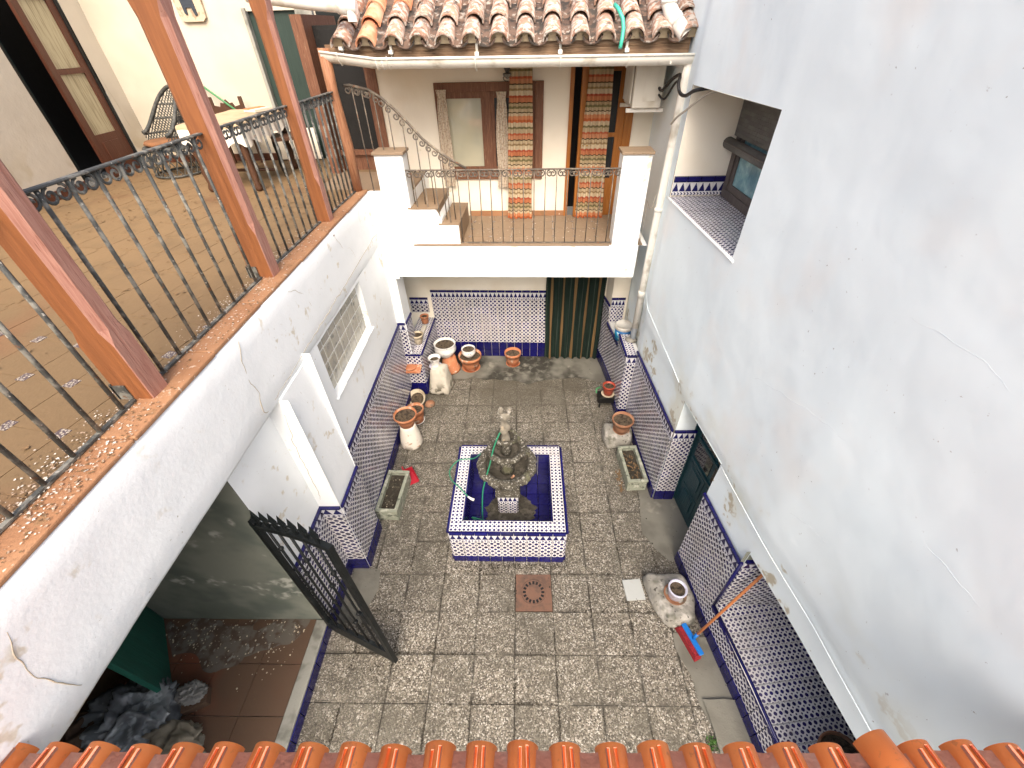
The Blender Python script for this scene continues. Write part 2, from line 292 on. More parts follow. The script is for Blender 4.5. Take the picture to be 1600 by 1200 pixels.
m['whitetile'] = mat('dirty_white_tile', (.40, .42, .41), [((.36, .35, .30), ('n', 5, .52, .66)), ((.14, .13, .11), ('n', 14, .64, .7))], .3)
m['flake'] = mat('paint_flakes', (.60, .56, .50), [((.34, .25, .18), ('n', 14, .47, .55))], .9)
m['leafdry'] = mat('dry_leaf', (.16, .10, .05), (), .9)
m['moss'] = mat('green_weed', (.06, .14, .03), (), .9)
m['plaque'] = mat('plaque_plaster', (.50, .42, .31), [((.34, .26, .18), ('n', 12, .5, .62))], .9)
m['plaquedark'] = mat('plaque_figure', (.03, .04, .055), (), .7)
m['brass'] = mat('brass', (.50, .32, .10), (), .35, (), metal=.8)
m['paper'] = mat('paper', (.66, .60, .50), (), .8)
m['orangebook'] = mat('orange_cover', (.55, .17, .05), (), .6)
m['polegreen'] = mat('green_pole', (.06, .22, .09), (), .45, ())

# ------------------------------------------------------------ mesh helpers
class MB:
    def __init__(s): s.v = []; s.f = []; s.uv = {}; s.sm = []; s.mi = []; s.cur = 0
    def face(s, idx, sm=False, uv=None):
        s.f.append(idx); s.sm.append(sm); s.mi.append(s.cur)
        if uv: s.uv[len(s.f) - 1] = uv
    def box(s, x0, x1, y0, y1, z0, z1, M=None):
        b = len(s.v)
        P = [V((x, y, z)) for z in (z0, z1) for y in (y0, y1) for x in (x0, x1)]
        s.v += [M @ p for p in P] if M else P
        for q in ((0, 2, 3, 1), (4, 5, 7, 6), (0, 1, 5, 4), (2, 6, 7, 3), (0, 4, 6, 2), (1, 3, 7, 5)): s.face(tuple(b + i for i in q))
        return s
    def prism(s, poly, z0, z1, M=None, top=1.0):   # polygon in xy extruded in z, optional taper about centroid
        n = len(poly); b = len(s.v); cx = sum(p[0] for p in poly) / n; cy = sum(p[1] for p in poly) / n
        P = [V((p[0], p[1], z0)) for p in poly] + [V((cx + (p[0] - cx) * top, cy + (p[1] - cy) * top, z1)) for p in poly]
        s.v += [M @ p for p in P] if M else P
        s.face(tuple(b + i for i in reversed(range(n)))); s.face(tuple(b + n + i for i in range(n)))
        for i in range(n): j = (i + 1) % n; s.face((b + i, b + j, b + n + j, b + n + i))
        return s
    def lathe(s, prof, c=(0, 0, 0), n=24, M=None, wob=0, cap=True, smooth=True):
        b = len(s.v); c = V(c)
        for k, (r, z) in enumerate(prof):
            for i in range(n):
                a = 2 * pi * i / n; rr = r * (1 + (wob * (1 if i % 2 else -1) if wob and r > .6 * max(p[0] for p in prof) else 0))
                p = c + V((rr * cos(a), rr * sin(a), z)); s.v.append(M @ p if M else p)
        for k in range(len(prof) - 1):
            for i in range(n):
                j = (i + 1) % n; s.face((b + k * n + i, b + k * n + j, b + (k + 1) * n + j, b + (k + 1) * n + i), smooth)
        if cap and prof[0][0] > 1e-4: s.face(tuple(b + i for i in reversed(range(n))))
        if cap and prof[-1][0] > 1e-4: s.face(tuple(b + (len(prof) - 1) * n + i for i in range(n)))
        return s
    def tube(s, pts, r, n=8, cap=True, smooth=True, sq=False, rb=None):
        pts = [V(p) for p in pts]; b = len(s.v); up = V((0, 0, 1)); prev = None
        for k, p in enumerate(pts):
            d = (pts[min(k + 1, len(pts) - 1)] - pts[max(k - 1, 0)]).normalized()
            if prev is None:
                a = d.cross(up) if abs(d.z) < .95 else d.cross(V((1, 0, 0)))
            else: a = prev - d * prev.dot(d)
            if a.length < 1e-6: a = d.orthogonal()
            a.normalize(); prev = a; c = d.cross(a)
            rr = r[k] if isinstance(r, (list, tuple)) else r; r2 = rb if rb else rr
            for i in range(n):
                t = 2 * pi * (i + (.5 if n == 4 else 0)) / n; s.v.append(p + a * (cos(t) * rr) + c * (sin(t) * r2))
        for k in range(len(pts) - 1):
            for i in range(n):
                j = (i + 1) % n; s.face((b + k * n + i, b + k * n + j, b + (k + 1) * n + j, b + (k + 1) * n + i), smooth and n > 4)
        if cap: s.face(tuple(b + i for i in reversed(range(n)))); s.face(tuple(b + (len(pts) - 1) * n + i for i in range(n)))
        return s
    def grid(s, fn, us, vs, hole=None, uv=False, smooth=True):
        b = len(s.v); nu = len(us)
        for v in vs:
            for u in us: s.v.append(V(fn(u, v)))
        for j in range(len(vs) - 1):
            for i in range(nu - 1):
                if hole and hole((us[i] + us[i + 1]) / 2, (vs[j] + vs[j + 1]) / 2): continue
                q = (b + j * nu + i, b + j * nu + i + 1, b + (j + 1) * nu + i + 1, b + (j + 1) * nu + i)
                w = None
                if uv:
                    U = lambda k: (us[k] - us[0]) / (us[-1] - us[0]); T = lambda k: (vs[k] - vs[0]) / (vs[-1] - vs[0])
                    w = [(U(i), T(j)), (U(i + 1), T(j)), (U(i + 1), T(j + 1)), (U(i), T(j + 1))]
                s.face(q, smooth, w)
        return s
    def mesh(s, name):
        me = bpy.data.meshes.new(name); me.from_pydata([tuple(v) for v in s.v], [], s.f)
        for p, q, k in zip(me.polygons, s.sm, s.mi): p.use_smooth = q; p.material_index = k
        if s.uv:
            L = me.uv_layers.new(name='UVMap')
            for fi, w in s.uv.items():
                for li, c in zip(me.polygons[fi].loop_indices, w): L.data[li].uv = c
        me.update(); return me
WM = {}
def link(name, data, M=None, parent=None, mats=None):
    o = bpy.data.objects.new(name, data); COL.objects.link(o); M = M or MX()
    WM[o.name] = M
    if parent: o.parent = parent; o.matrix_basis = WM[parent.name].inverted() @ M
    else: o.matrix_basis = M
    if mats and data is not None and not data.materials:
        for k in (mats if isinstance(mats, (list, tuple)) else [mats]): data.materials.append(m[k])
    return o
def tag(o, label, cat=None, group=None):
    o['label'] = label
    if cat: o['category'] = cat
    if group: o['group'] = group
    return o
def thing(name, label, cat, loc=(0, 0, 0), rz=0, group=None, M=None):
    return tag(link(name, None, M or (MX.Translation(V(loc)) @ MX.Rotation(rz, 4, 'Z'))), label, cat, group)
def part(name, mb, mats, parent=None, M=None): return link(name, mb.mesh(name), M if M is not None else (WM[parent.name] if parent else MX()), parent, mats)
I4 = MX()
def T(x, y, z): return MX.Translation(V((x, y, z)))
def RZ(a): return MX.Rotation(a, 4, 'Z')
def lin(a, b, n): return [a + (b - a) * i / n for i in range(n + 1)]
def brk(edges, step):
    r = []
    for a, b in zip(edges, edges[1:]): r += lin(a, b, max(1, round(abs(b - a) / step)))[:-1]
    return r + [edges[-1]]
def wob(p, a=.006, s=1.7): return mn.noise(V(p) * s) * a + mn.noise(V(p) * s * 4) * a * .35
def bevel(o, w=.004, seg=2):
    b = o.modifiers.new('bevel', 'BEVEL'); b.width = w; b.segments = seg; b.limit_method = 'ANGLE'; return o
def spline(pts, n=8):
    pts = [V(p) for p in pts]; out = []
    for i in range(len(pts) - 1):
        p0, p1, p2, p3 = pts[max(i - 1, 0)], pts[i], pts[i + 1], pts[min(i + 2, len(pts) - 1)]
        for k in range(n):
            t = k / n; out.append(.5 * ((2 * p1) + (p2 - p0) * t + (2 * p0 - 5 * p1 + 4 * p2 - p3) * t * t + (3 * p1 - p0 - 3 * p2 + p3) * t ** 3))
    return out + [pts[-1]]
# facade frame of the back building (x along, y depth behind the balcony front)
F = T(0, 5.315, 0) @ RZ(rad(-2.2))
# ------------------------------------------------------------ tiles
def tilemesh(name, mk, t=.010, g=.012):
    b = MB(); e = .02
    P = [(g, 0, g), (1 - g, 0, g), (1 - g, 0, 1 - g), (g, 0, 1 - g), (g + e, -t, g + e), (1 - g - e, -t, g + e), (1 - g - e, -t, 1 - g - e), (g + e, -t, 1 - g - e)]
    b.v = [V(p) for p in P]; q = lambda f: [(P[i][0], P[i][2]) for i in f]
    for f in ((4, 5, 6, 7), (0, 1, 5, 4), (1, 2, 6, 5), (2, 3, 7, 6), (3, 0, 4, 7)): b.face(f, False, q(f))
    me = b.mesh(name); me.materials.append(m[mk]); return me
TM = {k: tilemesh(k + '_tile', k) for k in ('field', 'rim', 'border', 'cobalt')}
TN = {'field': 'patterned_tile', 'rim': 'dotted_tile', 'border': 'border_tile', 'cobalt': 'cobalt_tile', 'cap': 'edge_tile'}
def dado(parent, a, b, rows, z0=0, ts=.14, off=.002, M=None):
    M = M or I4; a = V((a[0], a[1])); b = V((b[0], b[1])); d = b - a; L = d.length; n = max(1, round(L / ts)); w = L / n; ang = math.atan2(d.y, d.x)
    z = z0
    for h, k in rows:
        nn, ww = (n, w)
        for i in range(nn):
            p = a + d * (i / nn); dep = 1.0
            if k == 'cap': dep = 2.6
            if k == 'plinth': dep = 1.9
            Mt = M @ T(p.x, p.y, z + random.uniform(-.0006, .0006)) @ RZ(ang) @ T(0, -off + random.uniform(-.0008, .0008), 0) @ MX.Diagonal((ww, dep, h, 1))
            kk = {'cap': 'cobalt', 'plinth': 'cobalt'}.get(k, k)
            link(TN.get(k, TN[kk]), TM[kk], Mt, parent)
        z += h
def rows(top, plinth=(.10, .10), ts=.14, cap=.03, border=True):
    h = top - sum(plinth) - cap - (ts if border else 0); n = max(1, round(h / ts))
    return [(p, 'plinth') for p in plinth] + [(h / n, 'field')] * n + ([(ts, 'border')] if border else []) + [(cap, 'cap')]
def flat(parent, x0, x1, y0, y1, z, kind, ts=.14, M=None, off=0):
    M = M or I4; nx = max(1, round((x1 - x0) / ts)); ny = max(1, round((y1 - y0) / ts)); wx = (x1 - x0) / nx; wy = (y1 - y0) / ny
    for i in range(nx):
        for j in range(ny):
            Mt = M @ T(x0 + i * wx, y0 + j * wy, z + random.uniform(-.0006, .0006)) @ MX(((wx, 0, 0, 0), (0, 0, wy, 0), (0, -1, 0, 0), (0, 0, 0, 1)))
            link(TN[kind], TM[kind], Mt, parent)
# ============================================================ SETTING
b = MB(); b.face((0, 1, 2, 3)); b.v = [V((-60, -60, -.03)), V((60, -60, -.03)), V((60, 60, -.03)), V((-60, 60, -.03))]
o = part('ground', b, 'ground'); o['kind'] = 'structure'; o['label'] = 'dark earth under the courtyard paving'
pav = thing('courtyard_paving', 'grey pebble terrazzo slabs paving the courtyard floor', None); pav['kind'] = 'structure'
def slabmesh():
    b = MB(); h = .1985; e = .005
    b.box(-h, h, -h, h, -.035, -.004); n = len(b.v)
    b.v += [V((x * (h - e), y * (h - e), 0)) for x, y in ((-1, -1), (1, -1), (1, 1), (-1, 1))]; b.f.pop(1); b.sm.pop(); b.mi.pop()
    b.face((n, n + 1, n + 2, n + 3))
    for i, j in ((0, 1), (1, 2), (2, 3), (3, 0)):
        k = (4, 5, 7, 6); b.face((k[i], k[j], n + j, n + i))
    me = b.mesh('paving_slab'); me.materials.append(m['slab']); return me
SM = slabmesh()
for i in range(-6, 6):
    for j in range(-7, 11):
        x, y = -.0958 + .4 * i + .2, 2.2622 + .4 * j + .2
        if x < -1.95 and 1.9 < y or x > 2.0: continue
        if abs(x - .104) < .01 and abs(y - 2.062) < .01: continue      # drain sits here
        link('paving_slab', SM, T(x + random.uniform(-.002, .002), y + random.uniform(-.002, .002), random.uniform(-.004, .0)) @ RZ(random.uniform(-.006, .006)) @ MX.Rotation(random.uniform(-.006, .006), 4, 'X') @ MX.Rotation(random.uniform(-.006, .006), 4, 'Y'), pav)
# cement patches (own irregular outlines, laid over the slabs)
def sheet(name, pts, z, mk, parent, jit=.03, seg=.06):
    out = []
    for i in range(len(pts)):
        a = V(pts[i]); c = V(pts[(i + 1) % len(pts)]); n = max(1, int((c - a).length / seg))
        for k in range(n):
            p = a.lerp(c, k / n); q = V((p.x, p.y, 0)); out.append((p.x + mn.noise(q * 5) * jit, p.y + mn.noise(q * 5 + V((9, 3, 1))) * jit))
    bb = MB(); bb.v = [V((p[0], p[1], z)) for p in out]; bb.face(tuple(range(len(out)))); return part(name, bb, mk, parent, I4)
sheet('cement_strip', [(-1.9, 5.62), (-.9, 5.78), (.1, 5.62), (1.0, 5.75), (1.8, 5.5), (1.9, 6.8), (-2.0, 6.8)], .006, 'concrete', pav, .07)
sheet('cement_patch', [(1.52, 3.45), (2.2, 3.45), (2.2, 2.5), (1.68, 2.42), (1.42, 2.75), (1.50, 3.1)], .006, 'concrete', pav, .05)
sheet('cement_patch', [(1.50, 1.65), (1.85, 1.65), (2.0, .2), (1.75, .2), (1.62, .9)], .006, 'concrete', pav, .05)
sheet('cement_patch', [(-1.95, 2.35), (-1.62, 2.30), (-1.66, 1.95), (-1.72, 1.75), (-1.95, 1.75)], .006, 'concrete', pav, .04)
sheet('cement_step', [(1.62, 1.12), (1.92, 1.10), (1.99, .35), (1.66, .35)], .03, 'concrete', pav, .02)
# weeds
bw = MB()
for k in range(60):
    a = random.uniform(0, 6.28); r = random.uniform(0, .05); p = V((1.60 + r * cos(a), .80 + r * sin(a), .0)); d = V((random.uniform(-.03, .03), random.uniform(-.03, .03), random.uniform(.02, .05)))
    s_ = V((-d.y, d.x, 0)).normalized() * .006; n = len(bw.v); bw.v += [p - s_, p + s_, p + d]; bw.face((n, n + 1, n + 2))
o = part('weeds', bw, 'moss'); o['kind'] = 'stuff'; o['label'] = 'small green weeds sprouting beside the broken cement step'

# ============================================================ LEFT: GALLERY WING
gal = thing('gallery_wing', 'white wing with a wide open upper gallery over a dark storeroom', 'building', (-1.9, 2.5, 0))
def wallx(name, x, y0, y1, z0, z1, mk, parent, holes=(), step=.09, amp=.006, face=1):
    ys = brk(sorted({y0, y1} | {h for q in holes for h in q[:2]}), step); zs = brk(sorted({z0, z1} | {h for q in holes for h in q[2:]}), step)
    ex = (x if callable(x) else (lambda y: x))
    fn = lambda u, v: (ex(u) + wob((0, u, v), amp), u, v)
    hole = lambda u, v: any(q[0] < u < q[1] and q[2] < v < q[3] for q in holes)
    bb = MB(); bb.grid(fn, ys if face > 0 else ys[::-1], zs, hole); return part(name, bb, mk, parent, I4)
def wally(name, y, x0, x1, z0, z1, mk, parent, holes=(), step=.09, amp=.005, M=None):
    xs = brk(sorted({x0, x1} | {h for q in holes for h in q[:2]}), step); zs = brk(sorted({z0, z1} | {h for q in holes for h in q[2:]}), step)
    fn = lambda u, v: (u, y + wob((u, 3.3, v), amp), v)
    hole = lambda u, v: any(q[0] < u < q[1] and q[2] < v < q[3] for q in holes)
    bb = MB(); bb.grid(fn, xs, zs, hole); return part(name, bb, mk, parent, M or I4)
# beam: front face, soffit, top
b = MB()
ys = lin(-.6, 5.42, 66)
prof = [(-2.25, 2.582), (-1.90, 2.58), (-1.862, 2.586), (-1.850, 2.61), (-1.85, 2.75), (-1.848, 2.95), (-1.85, 3.10), (-1.852, 3.20), (-1.868, 3.235), (-1.90, 3.242), (-2.06, 3.242)]
def beamfn(u, k):
    x, z = prof[int(k)]; e = .010 if 1 < k < 9 else 0
    return (x + wob((0, u, z * 1.5), .008) + (mn.noise(V((0, u * 9, z * 9))) * .003 if e else 0), u, z + (mn.noise(V((4, u * 4, z))) * .012 if 1 <= k <= 3 else 0) + (mn.noise(V((7, u * 5, 0))) * .006 if 7 <= k <= 9 else 0))
b.grid(beamfn, ys, list(range(len(prof)))); part('beam', b, 'white', gal, I4)
# far lower wall with the glass block window
wallx('lower_wall', -1.858, 2.80, 5.40, 0, 2.60, 'white', gal, [(3.13, 4.42, 1.93, 2.56)])
b = MB(); b.box(-1.96, -1.861, 3.10, 3.13, 1.90, 2.58).box(-1.96, -1.861, 4.42, 4.46, 1.90, 2.58).box(-1.96, -1.861, 3.12, 4.43, 2.56, 2.585); part('window_surround', b, 'white', gal, I4)
b = MB(); b.box(-1.96, -1.925, 3.12, 4.44, 1.9, 2.58); part('window_grout', b, 'grout', gal, I4)
b = MB()
b.grid(lambda u, v: (-1.95 + v * .115 + mn.noise(V((0, u * 14, v * 9))) * .012 * (v > .5), u, 1.925 + .012 * (1 - v) + mn.noise(V((5, u * 13, v * 5))) * .006), lin(3.10, 4.45, 40), [0, .3, .6, .8, 1.0]); part('window_sill', b, 'white', gal, I4)
gb = MB(); gw, gh = 1.27 / 7, .63 / 4
gb.box(-.02, .008, .009, gw - .009, .009, gh - .009); gme = gb.mesh('glass_block'); gme.materials.append(m['gblock'])
for i in range(7):
    for j in range(4): bevel(link('glass_block', gme, T(-1.925, 3.14 + i * gw, 1.935 + j * gh), gal), .006, 2)
# near pier
b = MB(); b.grid(lambda u, v: (-1.783 - .056 * min(1, max(0, (v - 1.25) / 1.3)) + wob((1, u, v), .005), u, v), lin(2.345, 2.84, 6), lin(0, 2.60, 28)); b.grid(lambda u, v: (-1.839 + wob((1, u, 2.6), .005) - .03 * v, u, 2.60 + .012 * v), lin(2.345, 2.84, 6), [0, 1]); b.grid(lambda u, v: (u, 2.345 + wob((u, 1, v), .005), v), lin(-2.1, -1.778, 4), lin(0, 2.6, 28)); b.grid(lambda u, v: (u, 2.84, v), [-1.778, -1.88], lin(0, 2.68, 4)); part('pier', b, 'white', gal, I4)
wallx('recess_wall', -1.985, 1.72, 2.36, 0, 2.6, 'white', gal)
R138 = rows(1.38); R121 = rows(1.215)
dado(gal, (-1.856, 2.84), (-1.856, 5.36), R138)
dado(gal, (-1.778, 2.345), (-1.778, 2.84), R121)
dado(gal, (-1.985, 2.345), (-1.778, 2.345), R121)
dado(gal, (-1.985, 1.72), (-1.985, 2.345), R121)
# storeroom
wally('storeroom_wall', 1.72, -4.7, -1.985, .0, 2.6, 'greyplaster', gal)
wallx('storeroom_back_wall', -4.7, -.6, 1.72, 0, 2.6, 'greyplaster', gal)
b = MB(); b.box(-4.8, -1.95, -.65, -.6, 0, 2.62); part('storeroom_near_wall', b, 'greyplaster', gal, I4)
b = MB(); b.box(-2.12, -2.0, -.2, 1.715, .0, .155); bevel(part('threshold', b, 'threshold', gal, I4), .008)
dado(gal, (-1.998, -.2), (-1.998, 1.715), [(.14, 'cobalt')], ts=.2)
stf = thing('storeroom_floor', 'dirty red clay tiles on the floor of the dark storeroom', None, (-3.2, .8, .15)); stf['kind'] = 'structure'
b = MB(); b.box(-.197, .197, -.197, .197, -.02, 0); bme = b.mesh('floor_tile'); bme.materials.append(m['storefloor'])
for i in range(7):
    for j in range(6): link('floor_tile', bme, T(-2.32 - i * .4, 1.52 - j * .4, .15 + random.uniform(-.002, .001)), stf)
b = MB(); b.box(-4.7, -2.1, -.6, 1.72, .0, .132); part('floor_bed', b, 'threshold', stf, I4)
# ceiling slab of storeroom / gallery floor bed
b = MB(); b.box(-5.9, -2.05, -.6, 7.5, 2.62, 3.185); part('floor_slab', b, 'white', gal, I4)
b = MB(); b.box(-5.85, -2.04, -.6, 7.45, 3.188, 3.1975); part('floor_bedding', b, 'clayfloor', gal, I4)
# coping tiles along the edge
L0 = -.6
cpl = [.62, .55, .78, .7, .6, .74, .66, .58, .8]
y = L0; k = 0
while y < 5.35:
    l = min(cpl[k % 9], 5.40 - y); b = MB(); b.box(-2.035 + random.uniform(-.004, .004), -1.862 + random.uniform(-.006, .006), y + .003, y + l - .003, 3.240, 3.268 + random.uniform(-.003, .003)); bevel(part('coping_tile', b, 'coping', gal, I4), .008, 2); y += l; k += 1
# gallery floor
gfl = thing('gallery_floor', 'clay tiles with small painted inserts on the gallery floor', None, (-3.9, 3.5, 3.2)); gfl['kind'] = 'structure'
b = MB(); g = .345; c = .033; h = g / 2 - .003
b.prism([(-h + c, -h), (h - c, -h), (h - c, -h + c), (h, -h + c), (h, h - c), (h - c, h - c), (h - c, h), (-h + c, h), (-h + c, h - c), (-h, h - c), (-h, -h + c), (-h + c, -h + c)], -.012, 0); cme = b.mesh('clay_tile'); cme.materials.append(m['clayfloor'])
b = MB(); b.prism([(-.033, -.033), (.033, -.033), (.033, .033), (-.033, .033)], -.012, .001); ime = b.mesh('insert_tile'); ime.materials.append(m['insert'])
rest = MB(); ca, sa = cos(rad(-10.6)), sin(rad(-10.6)); cnt = 0
tl = []
for i in range(-14, 14):
    for j in range(-14, 26):
        x, y = -2.621 + g * (i * ca - j * sa), 1.844 + g * (i * sa + j * ca)
        tl.append(((x + 1.9) ** 2 + y * y, x, y))
tl.sort()
ARZ = RZ(rad(-10.6)); n1 = n2 = 0
for _, x, y in tl:
    xc, yc = x + g / 2 * (ca - sa), y + g / 2 * (sa + ca)
    if -5.85 < xc < -2.02 and .75 < yc < 7.35:
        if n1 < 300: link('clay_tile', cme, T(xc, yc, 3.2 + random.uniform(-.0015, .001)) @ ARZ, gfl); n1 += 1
    if -5.85 < x < -2.08 and .75 < y < 2.5 and n2 < 280: link('insert_tile', ime, T(x, y, 3.2) @ RZ(rad(-10.6)), gfl); n2 += 1
# gallery walls
wallx('gallery_back_wall', -5.8, -.6, 7.4, 3.19, 6.3, 'cream', gal, [(5.95, 7.08, 3.19, 5.3)], .15)
wally('gallery_end_wall', 7.4, -5.8, -2.7, 3.19, 6.3, 'cream', gal, [(-3.62, -2.94, 3.19, 4.97)], .15)
b = MB(); b.box(-5.79, -5.765, -.5, 5.92, 3.2, 3.30).box(-5.76, -3.66, 7.372, 7.39, 3.2, 3.30); part('skirting', b, 'brownwood', gal, I4)
b = MB(); b.box(-2.14, -1.93, -.6, 5.45, 6.30, 6.45); part('post_beam', b, 'postside', gal, I4)
# big brown glazed door, one leaf ajar
dr = link('double_door', None, T(-5.8, 6.5, 3.2), gal)
b = MB(); b.box(-6.3, -5.81, 5.95, 5.99, 3.2, 5.3).box(-6.3, -5.81, 7.04, 7.08, 3.2, 5.3).box(-6.32, -6.28, 5.9, 7.1, 3.19, 5.3); part('dark_opening', b, 'black', dr, I4)
def leaf(par, y0, y1, x, mk, pane):
    b = MB(); st = .10
    b.box(x - .04, x, y0, y0 + st, 3.21, 5.28).box(x - .04, x, y1 - st, y1, 3.21, 5.28).box(x - .04, x, y0 + st, y1 - st, 3.21, 3.72).box(x - .04, x, y0 + st, y1 - st, 4.39, 4.45).box(x - .04, x, y0 + st, y1 - st, 5.12, 5.28)
    b.box(x, x + .012, y0 + st + .05, y1 - st - .05, 3.30, 3.63); lf = part('door_leaf', b, mk, par, I4)
    for z0, z1 in ((3.72, 4.39), (4.45, 5.12)):
        b = MB(); b.box(x - .03, x - .02, y0 + st, y1 - st, z0, z1); part('pane', b, pane, par, I4)
leaf(dr, 6.44, 7.04, -5.83, 'brownwood', 'curtainpane')
b = MB(); b.box(-6.25, -6.21, 6.0, 6.42, 3.21, 5.28); part('inner_leaf', b, 'dgreendoor', dr, I4)
b = MB(); b.box(-3.62, -2.94, 7.44, 7.47, 3.2, 4.97); part('green_door', b, 'dgreendoor', gal, I4)
b = MB(); b.box(-3.66, -3.615, 7.36, 7.44, 3.2, 5.0).box(-2.945, -2.72, 7.33, 7.44, 3.2, 5.35); part('door_jamb', b, 'threshold', gal, I4)
# wooden posts
def post(y, x, w, dp, h=6.32, mk=('postside', 'postweather'), cham=.028):
    pt = MB(); ch = cham
    def octo(a): return [(-w / 2 + a, -dp / 2), (w / 2 - a, -dp / 2), (w / 2, -dp / 2 + a), (w / 2, dp / 2 - a), (w / 2 - a, dp / 2), (-w / 2 + a, dp / 2), (-w / 2, dp / 2 - a), (-w / 2, -dp / 2 + a)]
    zs = [(0, .004), (.34, .004), (.42, ch), (1.55, ch), (1.63, .004), (h - 3.268, .004)]
    for z, a in zs: pt.v += [V((p[0], p[1], z)) for p in octo(a)]
    for k in range(len(zs) - 1):
        for i in range(8):
            j = (i + 1) % 8; pt.cur = 1 if i in (1, 2, 3) else 0; pt.face((k * 8 + i, k * 8 + j, k * 8 + 8 + j, k * 8 + 8 + i))
    pt.cur = 0; pt.face(tuple(reversed(range(8))))
    return part('post', pt, mk, gal, T(x, y, 3.262))
post(1.69, -2.035, .175, .12); post(3.11, -2.035, .175, .12); post(4.34, -1.99, .13, .10)
b = MB(); b.tube([(0, 0, 0), (.01, .01, .5), (-.008, 0, 1.0), (0, .008, 1.35)], [.062, .058, .055, .06], 12); part('round_post', b, 'logpost', gal, T(-1.965, 5.36, 3.262))
for y in (1.635, 3.05):
    b = MB(); b.box(-2.125, -2.115, y - .012, y + .10, 3.27, 3.37).box(-2.13, -2.05, y - .012, y - .006, 3.27, 3.36); part('post_bracket', b, 'iron', gal, I4)
# ------------------------------------------------------------ railings
def scrollmesh(r=.038, mk='iron', t=.0042):
    b = MB(); pts = []
    for k in range(17):
        a = k / 16; ang = pi * .5 + a * pi * 2.5; rr = r * (1 - .72 * a); pts.append((r + rr * cos(ang) - r * .0, 0, -r + rr * sin(ang)))
    b.tube(pts, t, 5, sq=True, rb=t * 2.0); me = b.mesh('scroll'); me.materials.append(m[mk]); return me
SCR = {k: scrollmesh(mk=k) for k in ('iron', 'iron2')}
def railing(label, p0, p1, z0, z1, n, mk='iron', group=None, M=None, loc=None, br=.0105, sway=0):
    M = M or I4; p0 = V(p0); p1 = V(p1); d = p1 - p0; L = d.length; A = M @ T(p0.x, p0.y, z0) @ RZ(math.atan2(d.y, d.x)); h = z1 - z0
    t = tag(link('iron_railing', None, A), label, 'railing', group)
    b = MB(); b.box(-.02, L + .02, -.019, .019, h - .012, h); bevel(part('top_rail', b, mk, t), .004, 1)
    b = MB(); b.box(0, L, -.012, .012, .0, .012); part('bottom_rail', b, mk, t)
    bm_ = MB(); bm_.tube([(0, 0, .01), (0, 0, h - .012)], br, 6); bme = bm_.mesh('baluster'); bme.materials.append(m[mk])
    for i in range(n):
        x = L * (i + .5) / n
        link('baluster', bme, A @ T(x, 0, 0) @ MX.Rotation(random.uniform(-sway, sway), 4, 'Y'), t)
        for sgn in (-1, 1): link('scroll', SCR[mk], A @ T(x + sgn * .010, 0, h - .014) @ MX.Diagonal((sgn, 1, 1, 1)), t)
    return t
GR = 'iron railings between the gallery posts'
railing('black iron railing nearest the camera, cut by the left picture edge', (-2.035, -.4), (-2.035, 1.61), 3.272, 4.26, 13, group=GR)
railing('black iron railing with scrolls between the two nearest weathered posts', (-2.035, 1.77), (-2.035, 3.03), 3.272, 4.26, 8, group=GR)
railing('black iron railing in front of the gallery table', (-2.035, 3.19), (-2.02, 4.27), 3.272, 4.26, 8, group=GR)
railing('narrow iron railing beside the round log post at the stairs', (-2.0, 4.41), (-1.97, 5.29), 3.272, 4.26, 8, group=GR)
# ============================================================ RIGHT: HOUSE WITH THE BLUE-WHITE WALL
hs = thing('side_house', 'tall pale blue whitewashed house wall with tiled skirting on the right', 'building', (1.9, 2.5, 0))
XR = [(6.6, 1.72), (5.3, 1.70), (5.0, 1.665), (4.77, 1.622), (3.27, 1.69), (2.45, 1.765), (1.75, 1.83), (1.1, 1.93), (.5, 1.995), (-.7, 2.12)]
def xr(y):
    for (a, xa), (c, xc) in zip(XR, XR[1:]):
        if c <= y <= a: return xa + (xc - xa) * (a - y) / (a - c)
    return XR[0][1] if y > XR[0][0] else XR[-1][1]
DW = (2.45, 3.27, 0, 1.715); WW = (3.23, 4.86, 3.275, 4.285); AW = (.45, 1.75, .47, 1.42)
hol = [DW, WW, AW]
ysr = brk([-.7, .45, 1.1, 1.75, 2.45, 3.23, 3.27, 4.77, 4.86, 5.3, 6.6], .07); zsr = brk([0, .47, 1.42, 1.715, 3.275, 4.285, 5.45], .07)
def wfn(u, v):
    up = .018 if v > 1.78 else (.018 * max(0, (v - 1.70) / .08))
    return (xr(u) - up + wob((2, u, v), .009) + mn.noise(V((3, u * .6, v * .6))) * .012 * (v > 1.5), u, v)
b = MB(); b.grid(wfn, ysr[::-1], zsr, lambda u, v: any(q[0] < u < q[1] and q[2] < v < q[3] for q in hol)); part('wall', b, 'blue_white', hs, I4)
# cable groove line above the skirting
b = MB(); b.tube([(xr(y) - .024 + mn.noise(V((y * 3, 0, 0))) * .004, y, 1.73 + (y - 2.4) * .055 + mn.noise(V((y * 2, 4, 0))) * .008) for y in lin(.0, 2.40, 24)], .004, 6); part('wall_cord', b, 'blue_white', hs, I4)
b = MB(); b.tube([(xr(y) - .024, y, 1.80 + (y - 3.3) * .11) for y in lin(3.45, 5.1, 14)], .004, 6); part('wall_cord', b, 'blue_white', hs, I4)
# skirting tiles
R128 = rows(1.28, (.085, .085))
dado(hs, (1.607, 4.775), (1.676, 3.27), R128)
dado(hs, (1.751, 2.45), (1.816, 1.75), R128)
dado(hs, (1.816, 1.75), (1.916, 1.1), rows(.47, (.085, .085), border=False)); dado(hs, (1.916, 1.1), (1.981, .45), rows(.47, (.085, .085), border=False))
